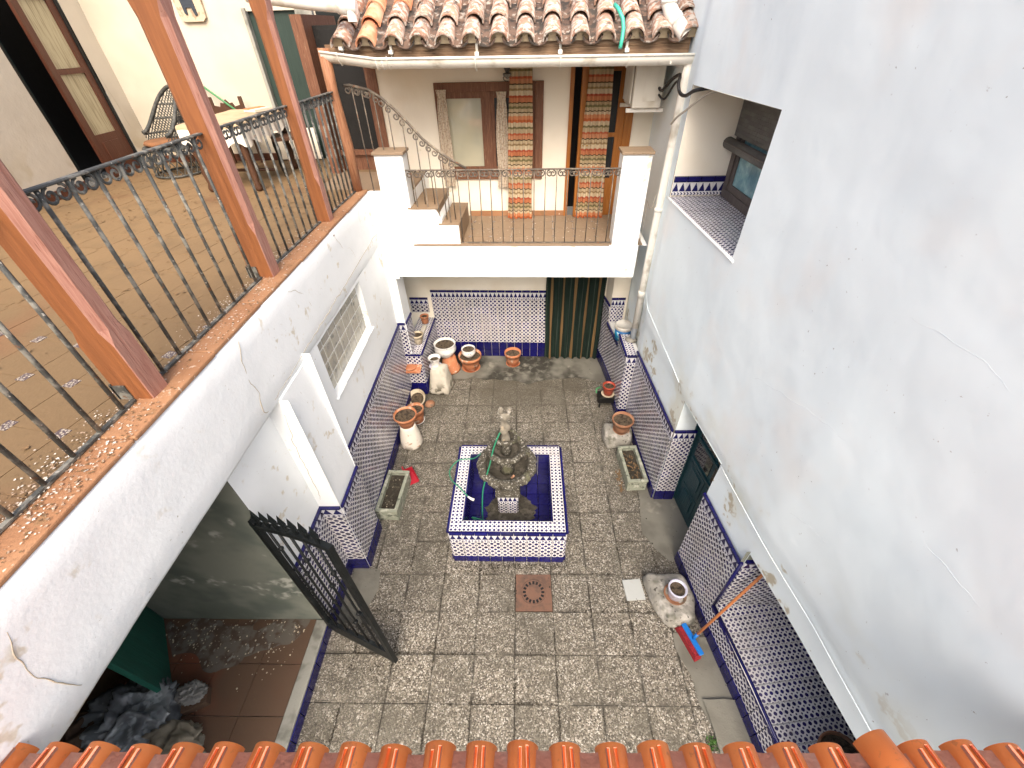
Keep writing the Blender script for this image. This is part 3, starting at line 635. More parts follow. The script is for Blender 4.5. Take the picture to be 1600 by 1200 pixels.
# door recess
b = MB(); b.grid(lambda u, v: (u, 3.275 + wob((u, 2, v), .004), v), lin(1.695, 2.02, 4), lin(0, 1.75, 12)).box(1.79, 2.3, 2.42, 2.445, 0, 1.75); b.grid(lambda u, v: (xr(v) - .004 + u * .5, v, 1.716), [1, 0], lin(2.44, 3.28, 6)); part('door_reveal', b, 'blue_white', hs, I4)
dado(hs, (1.684, 3.27), (1.93, 3.27), R128)
dr = link('house_door', None, T(1.97, 2.86, 0), hs); DM = T(1.955, 3.27, 0) @ RZ(rad(-83)) ; b = MB()
W_ = .84
b.box(0, W_, 0, .05, .01, 1.75); part('leaf', b, 'bluedoor', dr, DM)
b = MB(); b.box(-.06, 0, -.05, .06, 0, 1.75); part('frame', b, 'bluedoor', dr, DM)
for i in range(2):
    for j, (z0, z1) in enumerate(((.12, .45), (.53, .84), (.95, 1.18), (1.26, 1.50), (1.56, 1.72))):
        x0 = .07 + i * .38
        b = MB(); b.box(x0, x0 + .32, -.006, .0, z0, z1); part('pane' if j > 1 else 'panel', b, 'darkpane' if j > 1 else 'bluedoor', dr, DM)
        if j <= 1: b = MB(); b.box(x0 + .05, x0 + .27, -.018, -.006, z0 + .05, z1 - .05); bevel(part('raised_panel', b, 'bluedoor', dr, DM), .012, 2)
for z in (.90, 1.22, 1.53): b = MB(); b.box(.06, .78, -.022, 0, z - .018, z + .018); part('glazing_bar', b, 'bluedoor', dr, DM)
# bench alcove
b = MB(); b.grid(lambda u, v: (u, 1.755, v), lin(1.80, 2.55, 6), lin(.3, 1.45, 8)); b.grid(lambda u, v: (2.55, u, v), [1.76, .4], [.3, 1.45]); b.grid(lambda u, v: (u, .445, v), [2.55, 1.9], [.3, 1.45]); b.grid(lambda u, v: (xr(v) + .002 + u * .6, v, 1.421), [1, 0], lin(.44, 1.76, 8)); part('alcove_walls', b, 'greyplaster', hs, I4)
dado(hs, (1.835, 1.755), (2.54, 1.755), [(.135, 'field')] * 5 + [(.135, 'border'), (.03, 'cap')], z0=.485)
b = MB(); b.v = [V(p) for p in ((1.80, 1.76, .47), (1.97, .44, .47), (2.56, .44, .47), (2.56, 1.76, .47))]; b.face((0, 1, 2, 3)); part('bench_top', b, 'grout', hs, I4)
AR = math.atan2(-1.31, .165); BM = T(1.822, 1.752, .471) @ RZ(AR + pi / 2)
for i in range(5):
    for j in range(10):
        link('dotted_tile', TM['rim'], BM @ T(.006 + i * .14, -(j + 1) * .132, 0) @ MX(((.139, 0, 0, 0), (0, 0, .131, 0), (0, -1, 0, 0), (0, 0, 0, 1))), hs)
b = MB(); b.tube([(1.808, 1.752, .474), (1.908, 1.1, .474), (1.974, .445, .474)], .014, 8); part('bench_edge', b, 'cobalt', hs, I4)
b = MB(); b.tube([(1.808, 1.745, .485), (1.808, 1.745, 1.29)], .014, 8); part('corner_edge', b, 'cobalt', hs, I4)
# window recess with tiled sill, dark frame and roller blind
b = MB(); b.grid(lambda u, v: (u, 4.865 + wob((u, 5, v), .004), v), lin(1.625, 2.35, 8), lin(3.25, 4.3, 12)); b.grid(lambda u, v: (u, 3.225, v), lin(2.35, 1.70, 3), lin(3.25, 4.3, 3)); b.grid(lambda u, v: (xr(v) - .012 + u * .7, v, 4.284), [1, .5, 0], lin(3.22, 4.87, 12)); b.grid(lambda u, v: (xr(v) - .012 + u * .7, v, 3.27), [0, .5, 1], lin(3.22, 4.87, 12)); part('window_reveal', b, 'cream2', hs, I4)
SAF = math.atan2(-1.62, .068) + pi / 2; SMt = T(1.616, 4.855, 3.273) @ RZ(SAF)
for i in range(4):
    for j in range(12): link('dotted_tile', TM['rim'], SMt @ T(i * .14, -(j + 1) * .134, 0) @ MX(((.139, 0, 0, 0), (0, 0, .133, 0), (0, -1, 0, 0), (0, 0, 0, 1))), hs)
b = MB(); b.tube([(1.604 + (4.86 - y) * .043 + mn.noise(V((y * 4, 1, 1))) * .003, y, 3.272) for y in lin(4.87, 3.2, 14)], .014, 6); part('sill_edge', b, 'white', hs, I4)
dado(hs, (1.63, 4.862), (2.19, 4.862), [(.145, 'border'), (.05, 'cap')], z0=3.29)
wd = link('house_window', None, T(2.2, 4.0, 3.3), hs); x = 2.16
b = MB(); b.box(x, x + .07, 4.76, 4.85, 3.29, 4.28).box(x, x + .07, 3.25, 3.34, 3.29, 4.28).box(x, x + .07, 3.34, 4.76, 3.29, 3.37).box(x, x + .07, 3.34, 4.76, 4.16, 4.28); part('frame', b, 'greywood', wd, I4)
b = MB(); b.box(x + .015, x + .055, 4.70, 4.76, 3.37, 4.16).box(x + .015, x + .055, 3.34, 3.42, 3.37, 4.16).box(x + .015, x + .055, 3.42, 4.70, 3.37, 3.43); part('sash', b, 'greywood', wd, I4)
b = MB(); b.box(x + .03, x + .04, 3.42, 4.70, 3.43, 4.16); part('pane', b, 'frosty', wd, I4)
for k in range(13):
    b = MB(); b.box(x - .03, x - .018, 3.27, 4.84, 3.86 + k * .032, 3.8914 + k * .032); part('blind_slat', b, 'blind', wd, I4)
b = MB(); b.tube([(x - .06, 4.86, 3.79), (x - .06, 3.26, 3.79)], .055, 14); part('blind_roll', b, 'blind', wd, I4)
b = MB(); b.tube([(x - .115, 4.84, 3.81), (x - .115, 3.27, 3.81)], .008, 6); part('blind_batten', b, 'greywood', wd, I4)
# tiled pier block and niche at the far right
pr = link('corner_block', None, T(1.55, 5.05, 0), hs)
b = MB(); b.box(1.478, 1.66, 4.786, 5.33, 0, 1.17); part('core', b, 'grout', pr, I4)
dado(pr, (1.47, 4.78), (1.607, 4.78), rows(1.20, (.085, .085))); dado(pr, (1.47, 5.33), (1.47, 4.78), rows(1.20, (.085, .085)))
flat(pr, 1.47, 1.61, 4.78, 5.33, 1.176, 'rim')
b = MB(); b.prism([(1.51, 5.33), (1.72, 5.33), (1.72, 6.06), (1.446, 6.06)], 0, .945); part('niche_ledge', b, 'grout', pr, I4)
dado(pr, (1.436, 6.05), (1.50, 5.33), [(.10, 'plinth'), (.10, 'plinth')] + [(.144, 'field')] * 5 + [(.03, 'cap')])
b = MB(); b.box(1.44, 1.7, 6.06, 6.6, 0, 2.2); b.v = [V((p.x - (.055 if p.x < 1.5 and p.y > 6.3 else 0), p.y, p.z)) for p in b.v]; part('corner_pier', b, 'cream2', pr, I4)
dado(pr, (1.382, 6.44), (1.436, 6.055), rows(1.27)); dado(pr, (1.44, 6.056), (1.66, 6.056), [(.14, 'field')] * 2 + [(.14, 'border'), (.03, 'cap')], z0=.95)

# ============================================================ BACK: BUILDING WITH THE BALCONY
bk = thing('balcony_building', 'cream back house with a small balcony under an old tiled roof', 'building', M=F)
def bpart(name, mb, mats, par=None): return part(name, mb, mats, par or bk, F)
def wf(name, y, x0, x1, z0, z1, mk, holes=(), step=.1, amp=.005, par=None): return wally(name, y, x0, x1, z0, z1, mk, par or bk, holes, step, amp, F)
wf('upper_wall', 1.11, -1.84, 1.66, 2.55, 4.75, 'cream2', [(.60, 1.40, 2.55, 4.5), (-1.10, .225, 3.13, 4.20)])
wf('lower_wall', 1.11, -2.1, 1.66, 0, 2.2, 'cream2', [(.40, 1.31, 0, 2.0)])
b = MB(); b.box(-.05, 1.5, 1.16, 1.2, 0, 2.2); bpart('dark_opening', b, 'black')
# left part of the upper wall: dark doorway at the landing
b = MB(); b.box(-2.72, -2.58, 1.05, 2.1, 3.2, 4.9).box(-1.98, -1.84, 1.09, 1.3, 3.2, 4.7); bpart('landing_jamb', b, 'winwood')
b = MB(); b.box(-2.58, -1.98, 1.28, 1.32, 3.2, 4.8); bpart('landing_door', b, 'black')
b = MB(); b.box(-2.58, -1.98, 1.20, 1.28, 3.40, 3.46).box(-2.58, -1.98, 1.25, 1.28, 3.2, 3.40); bpart('landing_door_rail', b, 'winwood')
# balcony slab, fascia, piers
b = MB(); b.grid(lambda u, v: (u, wob((u, 7, v), .004), v), lin(-1.66, 1.49, 34), lin(2.14, 2.585, 6)); b.grid(lambda u, v: (u, v, 2.14 + mn.noise(V((u * 3, v * 3, 0))) * .006), lin(1.49, -1.66, 34), lin(0, 1.12, 4)); b.grid(lambda u, v: (u, v, 2.575), [-1.66, 1.6], [0, 1.12]); b.grid(lambda u, v: (1.49, u, v), [0, 1.12], [2.14, 2.58]); bpart('balcony_slab', b, 'white')
bfl = link('balcony_floor', None, F @ T(0, .5, 2.59), bk)
b = MB(); b.box(.0, .276, 0, .276, -.01, 0); tme = b.mesh('floor_tile'); tme.materials.append(m['dustfloor'])
b = MB(); b.prism([(-.03, 0), (0, -.03), (.03, 0), (0, .03)], -.01, .0015); ime2 = b.mesh('insert_tile'); ime2.materials.append(m['insert'])
for i in range(9):
    for j in range(4):
        link('floor_tile', tme, F @ T(-.98 + i * .28, .0 + j * .28, 2.59 + random.uniform(-.001, .001)), bfl)
        if i and j: link('insert_tile', ime2, F @ T(-.982 + i * .28, -.002 + j * .28, 2.59), bfl)
b = MB(); b.box(-.80, .58, 1.09, 1.107, 2.59, 2.66); bpart('skirting', b, 'coping')
b = MB(); b.box(-1.40, 1.12, -.012, .05, 2.575, 2.597); bpart('slab_edge', b, 'dustfloor')
def bpier(x0, x1, z1):
    b = MB(); b.grid(lambda u, v: (u, -.003 + wob((u, 8, v), .004), v), lin(x0, x1, 4), lin(2.14, z1, 14)); b.grid(lambda u, v: (x1 + wob((9, u, v), .003), u, v), lin(-.003, .24, 3), lin(2.14, z1, 14)); b.grid(lambda u, v: (x0 + wob((9, u, v), .003), u, v), lin(.24, -.003, 3), lin(2.14, z1, 14)); b.grid(lambda u, v: (u, .24, v), [x1, x0], [2.14, z1]); bpart('balcony_pier', b, 'white')
    b = MB(); b.box(x0 - .02, x1 + .02, -.025, .26, z1, z1 + .032); bevel(bpart('pier_cap', b, 'dustfloor'), .006)
bpier(-1.69, -1.36, 3.64); bpier(1.15, 1.475, 3.615)
# column under the left pier, and its tiled foot with a ledge
b = MB(); b.grid(lambda u, v: (u, -.002 + wob((u, 6, v), .004), v), lin(-1.90, -1.74, 3), lin(0, 2.2, 16)); b.grid(lambda u, v: (-1.74, u, v), lin(-.002, .3, 3), lin(0, 2.2, 8)); b.grid(lambda u, v: (-1.66, u, v), lin(-.002, .02, 1), [2.1, 2.5]); bpart('column', b, 'white')
b = MB(); b.box(-2.2, -1.685, .004, .30, 2.1, 3.19); bpart('corner_wall', b, 'white')
b = MB(); b.box(-1.88, -1.63, .06, 1.12, 0, .81); bpart('ledge_block', b, 'white')
dado(bk, (-1.90, -.006), (-1.745, -.006), [(.14, 'field')] * 3 + [(.13, 'border'), (.03, 'cap')], z0=.82, M=F)
dado(bk, (-1.745, .0), (-1.745, .30), [(.14, 'field')] * 3 + [(.13, 'border'), (.03, 'cap')], z0=.82, M=F)
dado(bk, (-1.90, -.006), (-1.60, -.006), [(.12, 'plinth'), (.12, 'plinth'), (.14, 'field'), (.14, 'field'), (.14, 'field'), (.14, 'field'), (.025, 'cap')], M=F)
dado(bk, (-1.60, 0), (-1.60, 1.10), [(.12, 'plinth'), (.12, 'plinth'), (.14, 'field'), (.14, 'field'), (.14, 'field'), (.14, 'field'), (.025, 'cap')], M=F)
flat(bk, -1.88, -1.60, .0, 1.10, .815, 'rim', M=F)
dado(bk, (-1.98, 1.10), (-1.66, 1.10), [(.14, 'field')] + [(.12, 'border'), (.03, 'cap')], z0=.93, M=F)
# dado of the lower back wall
dado(bk, (-1.60, 1.105), (.385, 1.105), rows(1.36, (.155, .155)), M=F)
# small wall lamp under the balcony
# steps
st = link('steps', None, F @ T(-1.1, .4, 2.59), bk)
cheek = MB(); cheek.prism([(-1.40, 2.59), (-.79, 2.59), (-.79, 2.845), (-1.0, 2.845), (-1.0, 2.90), (-1.06, 3.035), (-1.40, 3.035)], .0, .82, MX(((1, 0, 0, 0), (0, 0, 1, .005), (0, 1, 0, 0), (0, 0, 0, 1)))); part('cheek', cheek, 'white', st, F)
for x0, x1, z0, z1 in ((-1.04, -.775, 2.595, 2.862), (-1.40, -1.025, 2.865, 3.055), (-1.80, -1.36, 3.05, 3.22)):
    b = MB(); b.box(x0, x1, -.004 if x1 > -1.3 else .245, .83, z1 - .02, z1); b.box(x1 - .02, x1 - .004, .03, .82, z0, z1 - .02); part('tread', b, 'dustfloor', st, F)
b = MB(); b.box(-2.6, -1.36, .245, 1.12, 2.6, 3.19); part('landing', b, 'white', st, F)
b = MB(); b.box(-2.62, -1.38, .247, 1.1, 3.19, 3.205); part('landing_floor', b, 'dustfloor', st, F)
# window
wd = link('back_window', None, F @ T(-.44, 1.1, 3.1), bk)
b = MB(); b.box(-1.13, -1.03, 1.075, 1.16, 3.10, 4.22).box(.15, .255, 1.075, 1.16, 3.10, 4.22).box(-1.03, .15, 1.075, 1.16, 4.12, 4.22).box(-1.03, .15, 1.075, 1.16, 3.10, 3.18); bevel(part('frame', b, 'winwood', wd, F), .006)
b = MB(); b.box(-.50, -.42, 1.08, 1.15, 3.18, 4.12); part('mullion', b, 'winwood', wd, F)
for x0, x1 in ((-1.03, -.50), (-.42, .15)):
    b = MB(); w = .045; b.box(x0, x0 + w, 1.10, 1.14, 3.18, 4.12).box(x1 - w, x1, 1.10, 1.14, 3.18, 4.12).box(x0 + w, x1 - w, 1.10, 1.14, 3.18, 3.26).box(x0 + w, x1 - w, 1.10, 1.14, 4.05, 4.12); sh = part('sash', b, 'winwood', wd, F)
    b = MB(); b.box(x0 + w, x1 - w, 1.118, 1.126, 3.26, 4.05); part('pane', b, 'pane' if x0 < -.6 else 'darkpane', sh, F)
# balcony door
dr = link('balcony_door', None, F @ T(.99, 1.1, 2.59), bk)
b = MB(); b.box(.58, .63, 1.08, 1.22, 2.59, 4.52).box(1.30, 1.40, 1.08, 1.22, 2.59, 4.52).box(.63, 1.30, 1.08, 1.22, 4.42, 4.52); part('frame', b, 'doorwood', dr, F)
b = MB(); b.box(.6, 1.35, 1.5, 1.54, 2.59, 4.5).box(.60, .62, 1.22, 1.5, 2.59, 4.5); part('dark_opening', b, 'black', dr, F)
LM = F @ T(1.31, 1.12, 2.6) @ RZ(rad(8)); LW = .60
b = MB(); w = .12; b.box(-LW, -LW + w, -.02, .02, 0, 1.83).box(-w, 0, -.02, .02, 0, 1.83).box(-LW + w, -w, -.02, .02, 0, .5).box(-LW + w, -w, -.02, .02, 1.0, 1.05).box(-LW + w, -w, -.02, .02, 1.70, 1.83); lf = part('leaf', b, 'doorwood', dr, LM)
b = MB(); b.box(-LW + w, -w, -.006, .002, .5, 1.70); part('pane', b, 'darkpane', lf, LM)
b = MB(); b.box(-LW + .035, -LW + .075, -.03, -.02, .78, 1.0); b.tube([(-LW + .055, -.03, .92), (-LW + .055, -.06, .92), (-LW + .16, -.065, .92)], .008, 6); part('handle', b, 'brass', lf, LM)
# ---- roof
rf = link('roof', None, F @ T(0, .05, 4.6), bk)
def barrel(R0, R1, L, conc=False, n=8, t=.013):
    b = MB()
    for k, (r, y, z) in enumerate(((R0, 0, 0), (R1, L, 0))):
        for rr in (r, r - t):
            for i in range(n + 1):
                a = pi * i / n; b.v.append(V((rr * cos(a), y, (rr * sin(a)) * (1.0 if not conc else -.75))))
    q = n + 1
    for i in range(n):
        b.face((i, i + 1, 2 * q + i + 1, 2 * q + i), True); b.face((q + i + 1, q + i, 3 * q + i, 3 * q + i + 1), True)
        b.face((i + 1, i, q + i, q + i + 1)); b.face((2 * q + i, 2 * q + i + 1, 3 * q + i + 1, 3 * q + i))
    return b
SL = rad(26)
def rmesh(mk, *a, **k): me = barrel(*a, **k).mesh('roof_tile'); me.materials.append(m[mk]); return me
CV = {k: rmesh(k, .098, .078, .42) for k in ('oldtile', 'freshtile')}; CN = rmesh('darktile', .098, .088, .42, conc=True)
b = MB(); N_ = 10; b.v = [V((.088 * cos(pi * i / N_), y_, .088 * sin(pi * i / N_) - .004)) for y_ in (0, .08) for i in range(N_ + 1)]; b.face(tuple(range(N_, -1, -1))); mor = b.mesh('mortar_fill'); mor.materials.append(m['creamtile'])
pit = .262
for c in range(14):
    x = -1.78 + c * pit
    for r in range(4):
        y, z = -.035 + r * .30 * cos(SL), 4.615 + r * .30 * sin(SL)
        jx, jr = random.uniform(-.012, .012), random.uniform(-.03, .03)
        if x < 1.63: link('roof_tile', CV['freshtile' if c == 1 or (c == 2 and r > 1) else 'oldtile'], F @ T(x + jx, y, z + .012 * (r % 2) + random.uniform(-.005, .008)) @ RZ(jr) @ MX.Rotation(SL - rad(2), 4, 'X'), rf)
        if x + pit / 2 < 1.62: link('roof_tile', CN, F @ T(x + pit / 2 + random.uniform(-.008, .008), y - .02, z + .035) @ RZ(random.uniform(-.02, .02)) @ MX.Rotation(SL, 4, 'X'), rf)
    if x < 1.63: link('mortar_fill', mor, F @ T(x, .015, 4.622) @ MX.Rotation(SL, 4, 'X'), rf)
b = MB(); b.box(-1.98, 1.66, .06, .09, 4.50, 4.635); bpart('eave_board', b, 'eavewood', rf)
b = MB(); R4 = T(0, .0, 4.545) @ MX.Rotation(SL, 4, 'X'); b.box(-1.96, 1.66, .06, 1.35, -.03, 0, R4); bpart('roof_boards', b, 'eavewood', rf)
b = MB(); b.box(-1.98, 1.66, .09, 1.12, 4.49, 4.51); bpart('eave_soffit', b, 'cream2', rf)
# mortar filler block at the right end of the roof
b = MB(); b.grid(lambda u, v: (u, .30 + v * .35 + mn.noise(V((u * 9, v * 9, 0))) * .03, 4.67 + v * .30), lin(1.45, 1.66, 5), lin(0, 1, 6)); bpart('mortar_patch', b, 'creamtile', rf)
# lower curtain doorway & things hung on this building are below
# ============================================================ RAILINGS OF BALCONY AND STAIRS
railing('rusty balcony railing with small scrolls in front of the door', (-1.345, .03), (1.14, .03), 2.60, 3.475, 19, 'iron2', M=F, br=.0065, sway=.008)
t = tag(link('stair_railing', None, F @ T(-1.2, .12, 3.0)), 'curved iron handrail sweeping down the balcony steps', 'railing')
hp = [(-1.90, 4.29), (-1.842, 4.293), (-1.643, 4.25), (-1.52, 4.175), (-1.399, 4.072), (-1.26, 3.93), (-1.125, 3.777), (-.99, 3.67), (-.854, 3.577), (-.653, 3.465)]
b = MB(); b.tube([(x, .12, z) for x, z in hp], .010, 6, rb=.016); part('hand_rail', b, 'iron2', t, F)
def hz(x):
    for (a, za), (c, zc) in zip(hp, hp[1:]):
        if a <= x <= c: return za + (zc - za) * (x - a) / (c - a)
for x, zb in ((-1.82, 3.22), (-1.72, 3.22), (-1.60, 3.22), (-1.47, 3.22), (-1.33, 3.06), (-1.20, 3.06), (-1.08, 3.06), (-.95, 2.87), (-.84, 2.87)):
    b = MB(); b.tube([(x, .12, zb), (x, .12, hz(x) - .006)], .0065, 6); part('baluster', b, 'iron2', t, F)
    for sg in (-1, 1):
        a = math.atan2(hz(min(x + .05, -.66)) - hz(x - .05), .1 if x + .05 < -.66 else .1); link('scroll', SCR['iron2'], F @ T(x, .12, hz(x) - .008) @ MX.Rotation(-a, 4, 'Y') @ T(sg * .008, 0, 0) @ MX.Diagonal((sg, 1, 1, 1)), t)
# ============================================================ GUTTERS AND PIPES
t = tag(link('roof_gutter', None, F @ T(0, -.08, 4.5)), 'cream painted half round gutter along the old roof eave', 'gutter')
gp = [(-1.99, .00, 4.585), (-1.42, -.065, 4.52), (1.70, -.075, 4.495)]
def gut(path, r, n=10, inner=False):
    b = MB(); q = n + 1
    for p in path:
        for i in range(q):
            a = pi + pi * i / n; b.v.append(V((p[0], p[1] + r * cos(a), p[2] + r * sin(a))))
    for k in range(len(path) - 1):
        for i in range(n):
            f = (k * q + i, k * q + i + 1, (k + 1) * q + i + 1, (k + 1) * q + i); b.face(f if inner else f[::-1], True)
    return b
part('trough', gut(gp, .088), 'pvc', t, F); part('liner', gut([(p[0], p[1], p[2] - .001) for p in gp], .083, inner=True), 'zinc', t, F)
b = MB(); b.tube([(p[0], p[1] - .088, p[2]) for p in gp], .012, 6); part('front_bead', b, 'pvc', t, F)
b = MB(); b.box(1.70, 1.705, -.145, -.005, 4.43, 4.50).box(1.45, 1.462, -.146, -.004, 4.425, 4.497); part('end_cap', b, 'pvc', t, F)
for x in (-1.80, -1.30, -.43, .40, 1.05):
    z = 4.50 + (.03 if x < -1.2 else 0) + (.04 if x < -1.6 else 0); y = -.07 if x > -1.6 else -.04
    b = MB(); b.tube([(x, y - .097 * cos(a), z - .097 * sin(a)) for a in lin(-.1, pi, 10)], .007, 5, rb=.004); b.box(x - .012, x + .012, .035, .05, z + .01, z + .13); b.box(x - .02, x + .02, .0, .05, z + .02, z + .05); part('bracket', b, 'pvc', t, F)
b = MB()
for x in (-1.42, -1.36): b.tube([(x, -.065 - .085 * cos(a), 4.515 - .085 * sin(a)) for a in lin(0, pi, 10)], .008, 5)
part('joint', b, 'pvc', t, F)
t = thing('downpipe', 'cream painted rain pipe running down to the tiled corner block', 'pipe', (1.625, 5.2, 1.18))
b = MB(); b.tube([(1.625, 5.185, 1.40), (1.630, 5.185, 2.4), (1.637, 5.185, 3.4), (1.645, 5.185, 4.30), (1.648, 5.18, 4.44)], .047, 14); part('pipe', b, 'pvc', t, I4)
b = MB(); b.tube([(1.62, 5.185, 1.185), (1.622, 5.185, 1.9)], .041, 14); part('lower_pipe', b, 'zinc', t, I4)
b = MB(); b.lathe([(.052, 0), (.052, .09), (.047, .10)], (1.626, 5.185, 1.88), 14).lathe([(.052, 0), (.056, .01), (.056, .03), (.052, .04)], (1.635, 5.185, 3.02), 14); part('collar', b, 'pvc', t, I4)
b = MB(); b.lathe([(.09, 0), (.07, .02), (.045, .035)], (1.60, 5.18, 1.187), 12); part('mortar_foot', b, 'stone', t, I4)
t = tag(link('white_drain_pipe', None, F @ T(1.5, .1, 4.7)), 'short bent white plastic pipe draining onto the right eave', 'pipe')
b = MB(); b.tube([(1.40, .13, 5.2), (1.41, .12, 4.86), (1.44, .10, 4.80), (1.59, .02, 4.63)], .068, 14, cap=False); part('pipe', b, 'pipewhite', t, F)
b = MB(); b.tube([(1.408, .125, 4.90), (1.410, .12, 4.865)], .074, 14); b.tube([(1.47, .085, 4.765), (1.50, .07, 4.73)], .074, 14); part('collar', b, 'pipewhite', t, F)
t = thing('gallery_gutter', 'white gutter end emptying onto the clean tiles at the roof corner', 'gutter', (-1.7, 5.4, 4.9))
b = MB(); b.tube([(-2.6, 5.42, 5.02), (-2.02, 5.40, 4.95), (-1.56, 5.40, 4.91)], .055, 12); part('pipe', b, 'pipewhite', t, I4)
b = MB(); b.tube([(-1.62, 5.40, 4.90), (-1.62, 5.39, 4.80)], .045, 12, cap=False); b.tube([(-1.74, 5.40, 4.925), (-1.66, 5.40, 4.918)], .064, 12); part('outlet', b, 'pipewhite', t, I4)
b = MB(); b.tube([(.90, .11, 4.87), (.93, .05, 4.84), (.975, .01, 4.77), (.99, -.01, 4.70), (.985, -.03, 4.62), (.972, -.06, 4.55)], .018, 10); tag(part('teal_hose', b, 'teal', None, F), 'short teal hose hanging from the roof into the gutter', 'hose')
# ============================================================ AIR CONDITIONER, CABLES, LANTERN
t = tag(link('air_conditioner', None, F @ T(1.42, .75, 3.97)), 'dusty white air conditioner on brackets beside the balcony door', 'air conditioner')
b = MB(); b.box(1.25, 1.57, .45, 1.05, 3.99, 4.50); bevel(part('casing', b, 'acwhite', t, F), .012)
b = MB(); b.box(1.36, 1.50, .440, .449, 4.06, 4.40); bevel(part('side_panel', b, 'acwhite', t, F), .004)
b = MB(); b.box(1.238, 1.249, .49, 1.01, 4.03, 4.46); part('grille_back', b, 'acdark', t, F)
for k in range(14): b = MB(); b.box(1.226, 1.24, .50 + k * .037, .512 + k * .037, 4.03, 4.46); part('grille_slat', b, 'acwhite', t, F)
for y in (.52, .98): b = MB(); b.box(1.20, 1.62, y - .02, y + .02, 3.945, 3.985); bevel(part('bracket', b, 'pipewhite', t, F), .005)
for pts, r, mk, lab in (([(1.54, 5.70, 4.18), (1.55, 5.60, 4.17), (1.585, 5.42, 4.28), (1.60, 5.24, 4.33), (1.565, 5.12, 4.27), (1.575, 5.06, 4.20), (1.585, 4.9, 4.19), (1.60, 4.7, 4.25), (1.72, 4.60, 4.28)], .016, 'cable', 'thick black cable running behind the rain pipe into the window'), ([(1.54, 5.68, 4.12), (1.56, 5.5, 4.10), (1.59, 5.35, 4.24), (1.60, 5.26, 4.28)], .011, 'cable', 'thin black cable looping down beside the air conditioner'), ([(1.575, 5.14, 3.92), (1.575, 5.0, 4.0), (1.60, 4.84, 4.08), (1.66, 4.6, 4.22), (1.70, 4.4, 4.28)], .010, 'cablegrey', 'grey cable curving up from the rain pipe to the window')):
    b = MB(); b.tube(spline(pts, 6), r, 8); tag(part('cable', b, mk), lab, 'cable')
b = MB(); b.tube([(1.50, 5.25, 2.3), (1.50, 5.25, 3.0), (1.50, 5.25, 3.12), (1.53, 5.22, 3.04), (1.56, 5.20, 3.06), (1.57, 5.19, 3.2)], .003, 5); tag(part('thin_wire', b, 'cablegrey'), 'thin wire running up the side of the right balcony pier', 'wire')
t = tag(link('wall_lantern', None, F @ T(-.19, 1.1, 4.25)), 'small black iron lantern above the balcony window', 'lantern')
b = MB(); b.lathe([(.012, 0), (.05, .03), (.055, .05), (.02, .06), (.055, .13), (.06, .20), (.03, .25), (.008, .29)], (-.19, .98, 4.255), 8, smooth=False); part('lantern_body', b, 'iron', t, F)
b = MB(); b.tube([(-.19, 1.10, 4.36), (-.19, 1.04, 4.40), (-.19, .98, 4.54)], .008, 6); b.tube([(-.19 + .05 * cos(a), .97, 4.26 + .03 * sin(a)) for a in lin(0, 5, 10)], .005, 5); part('bracket', b, 'iron', t, F)
# ============================================================ CURTAINS
def curtain(name, label, x0t, x1t, x0b, x1b, y, zt, zb, mk, folds, amp, group=None, gather=None):
    b = MB()
    def fn(u, v):
        f = v ** 1.0; a = x0b + (x0t - x0b) * f; c = x1b + (x1t - x1b) * f
        if gather:
            q = 1 - gather[1] * math.exp(-((v - gather[0]) / .07) ** 2); mid = (a + c) / 2; a = mid + (a - mid) * q; c = mid + (c - mid) * q
        ph = sin(v * 5) * .35
        return (a + (c - a) * u + .006 * sin(u * folds * 6.28 * 1.7 + v * 9), y + amp * sin(u * folds * 6.28 + ph) * (.55 + .45 * (1 - v)) + .02 * (1 - v) * mn.noise(V((u * 3, v * 3, 1))), zb + (zt - zb) * v + .003 * sin(u * folds * 6.28) * (1 - v))
    b.grid(fn, lin(0, 1, folds * 10), lin(0, 1, 40), uv=True)
    return tag(part(name, b, mk, None, F), label, 'curtain', group)
curtain('striped_curtain', 'striped orange and cream woven curtain hanging over the balcony window', -.16, .12, -.23, .12, .96, 4.52, 2.60, 'stripes', 5, .022)
curtain('striped_curtain', 'striped orange and cream woven curtain hanging in the balcony doorway', .79, 1.07, .74, 1.13, .98, 4.52, 2.60, 'stripes', 6, .024)
curtain('lace_curtain', 'narrow beige lace curtain at the left edge of the balcony window', -1.11, -.97, -1.12, -.96, 1.05, 4.15, 3.02, 'lace', 4, .014, gather=(.93, .25))
curtain('lace_curtain', 'narrow beige lace curtain beside the window mullion', -.35, -.21, -.36, -.18, 1.05, 4.12, 3.0, 'lace', 4, .014, gather=(.93, .25))
curtain('door_curtain', 'dark green curtain with tan stripes in the ground floor doorway', .36, 1.34, .37, 1.33, 1.04, 2.10, .02, 'dkstripes', 7, .03)
b = MB(); b.tube([(.3, 1.04, 2.11), (1.36, 1.04, 2.11)], .012, 8); tag(part('curtain_rod', b, 'iron', None, F), 'rod carrying the dark green doorway curtain under the balcony', 'rod')
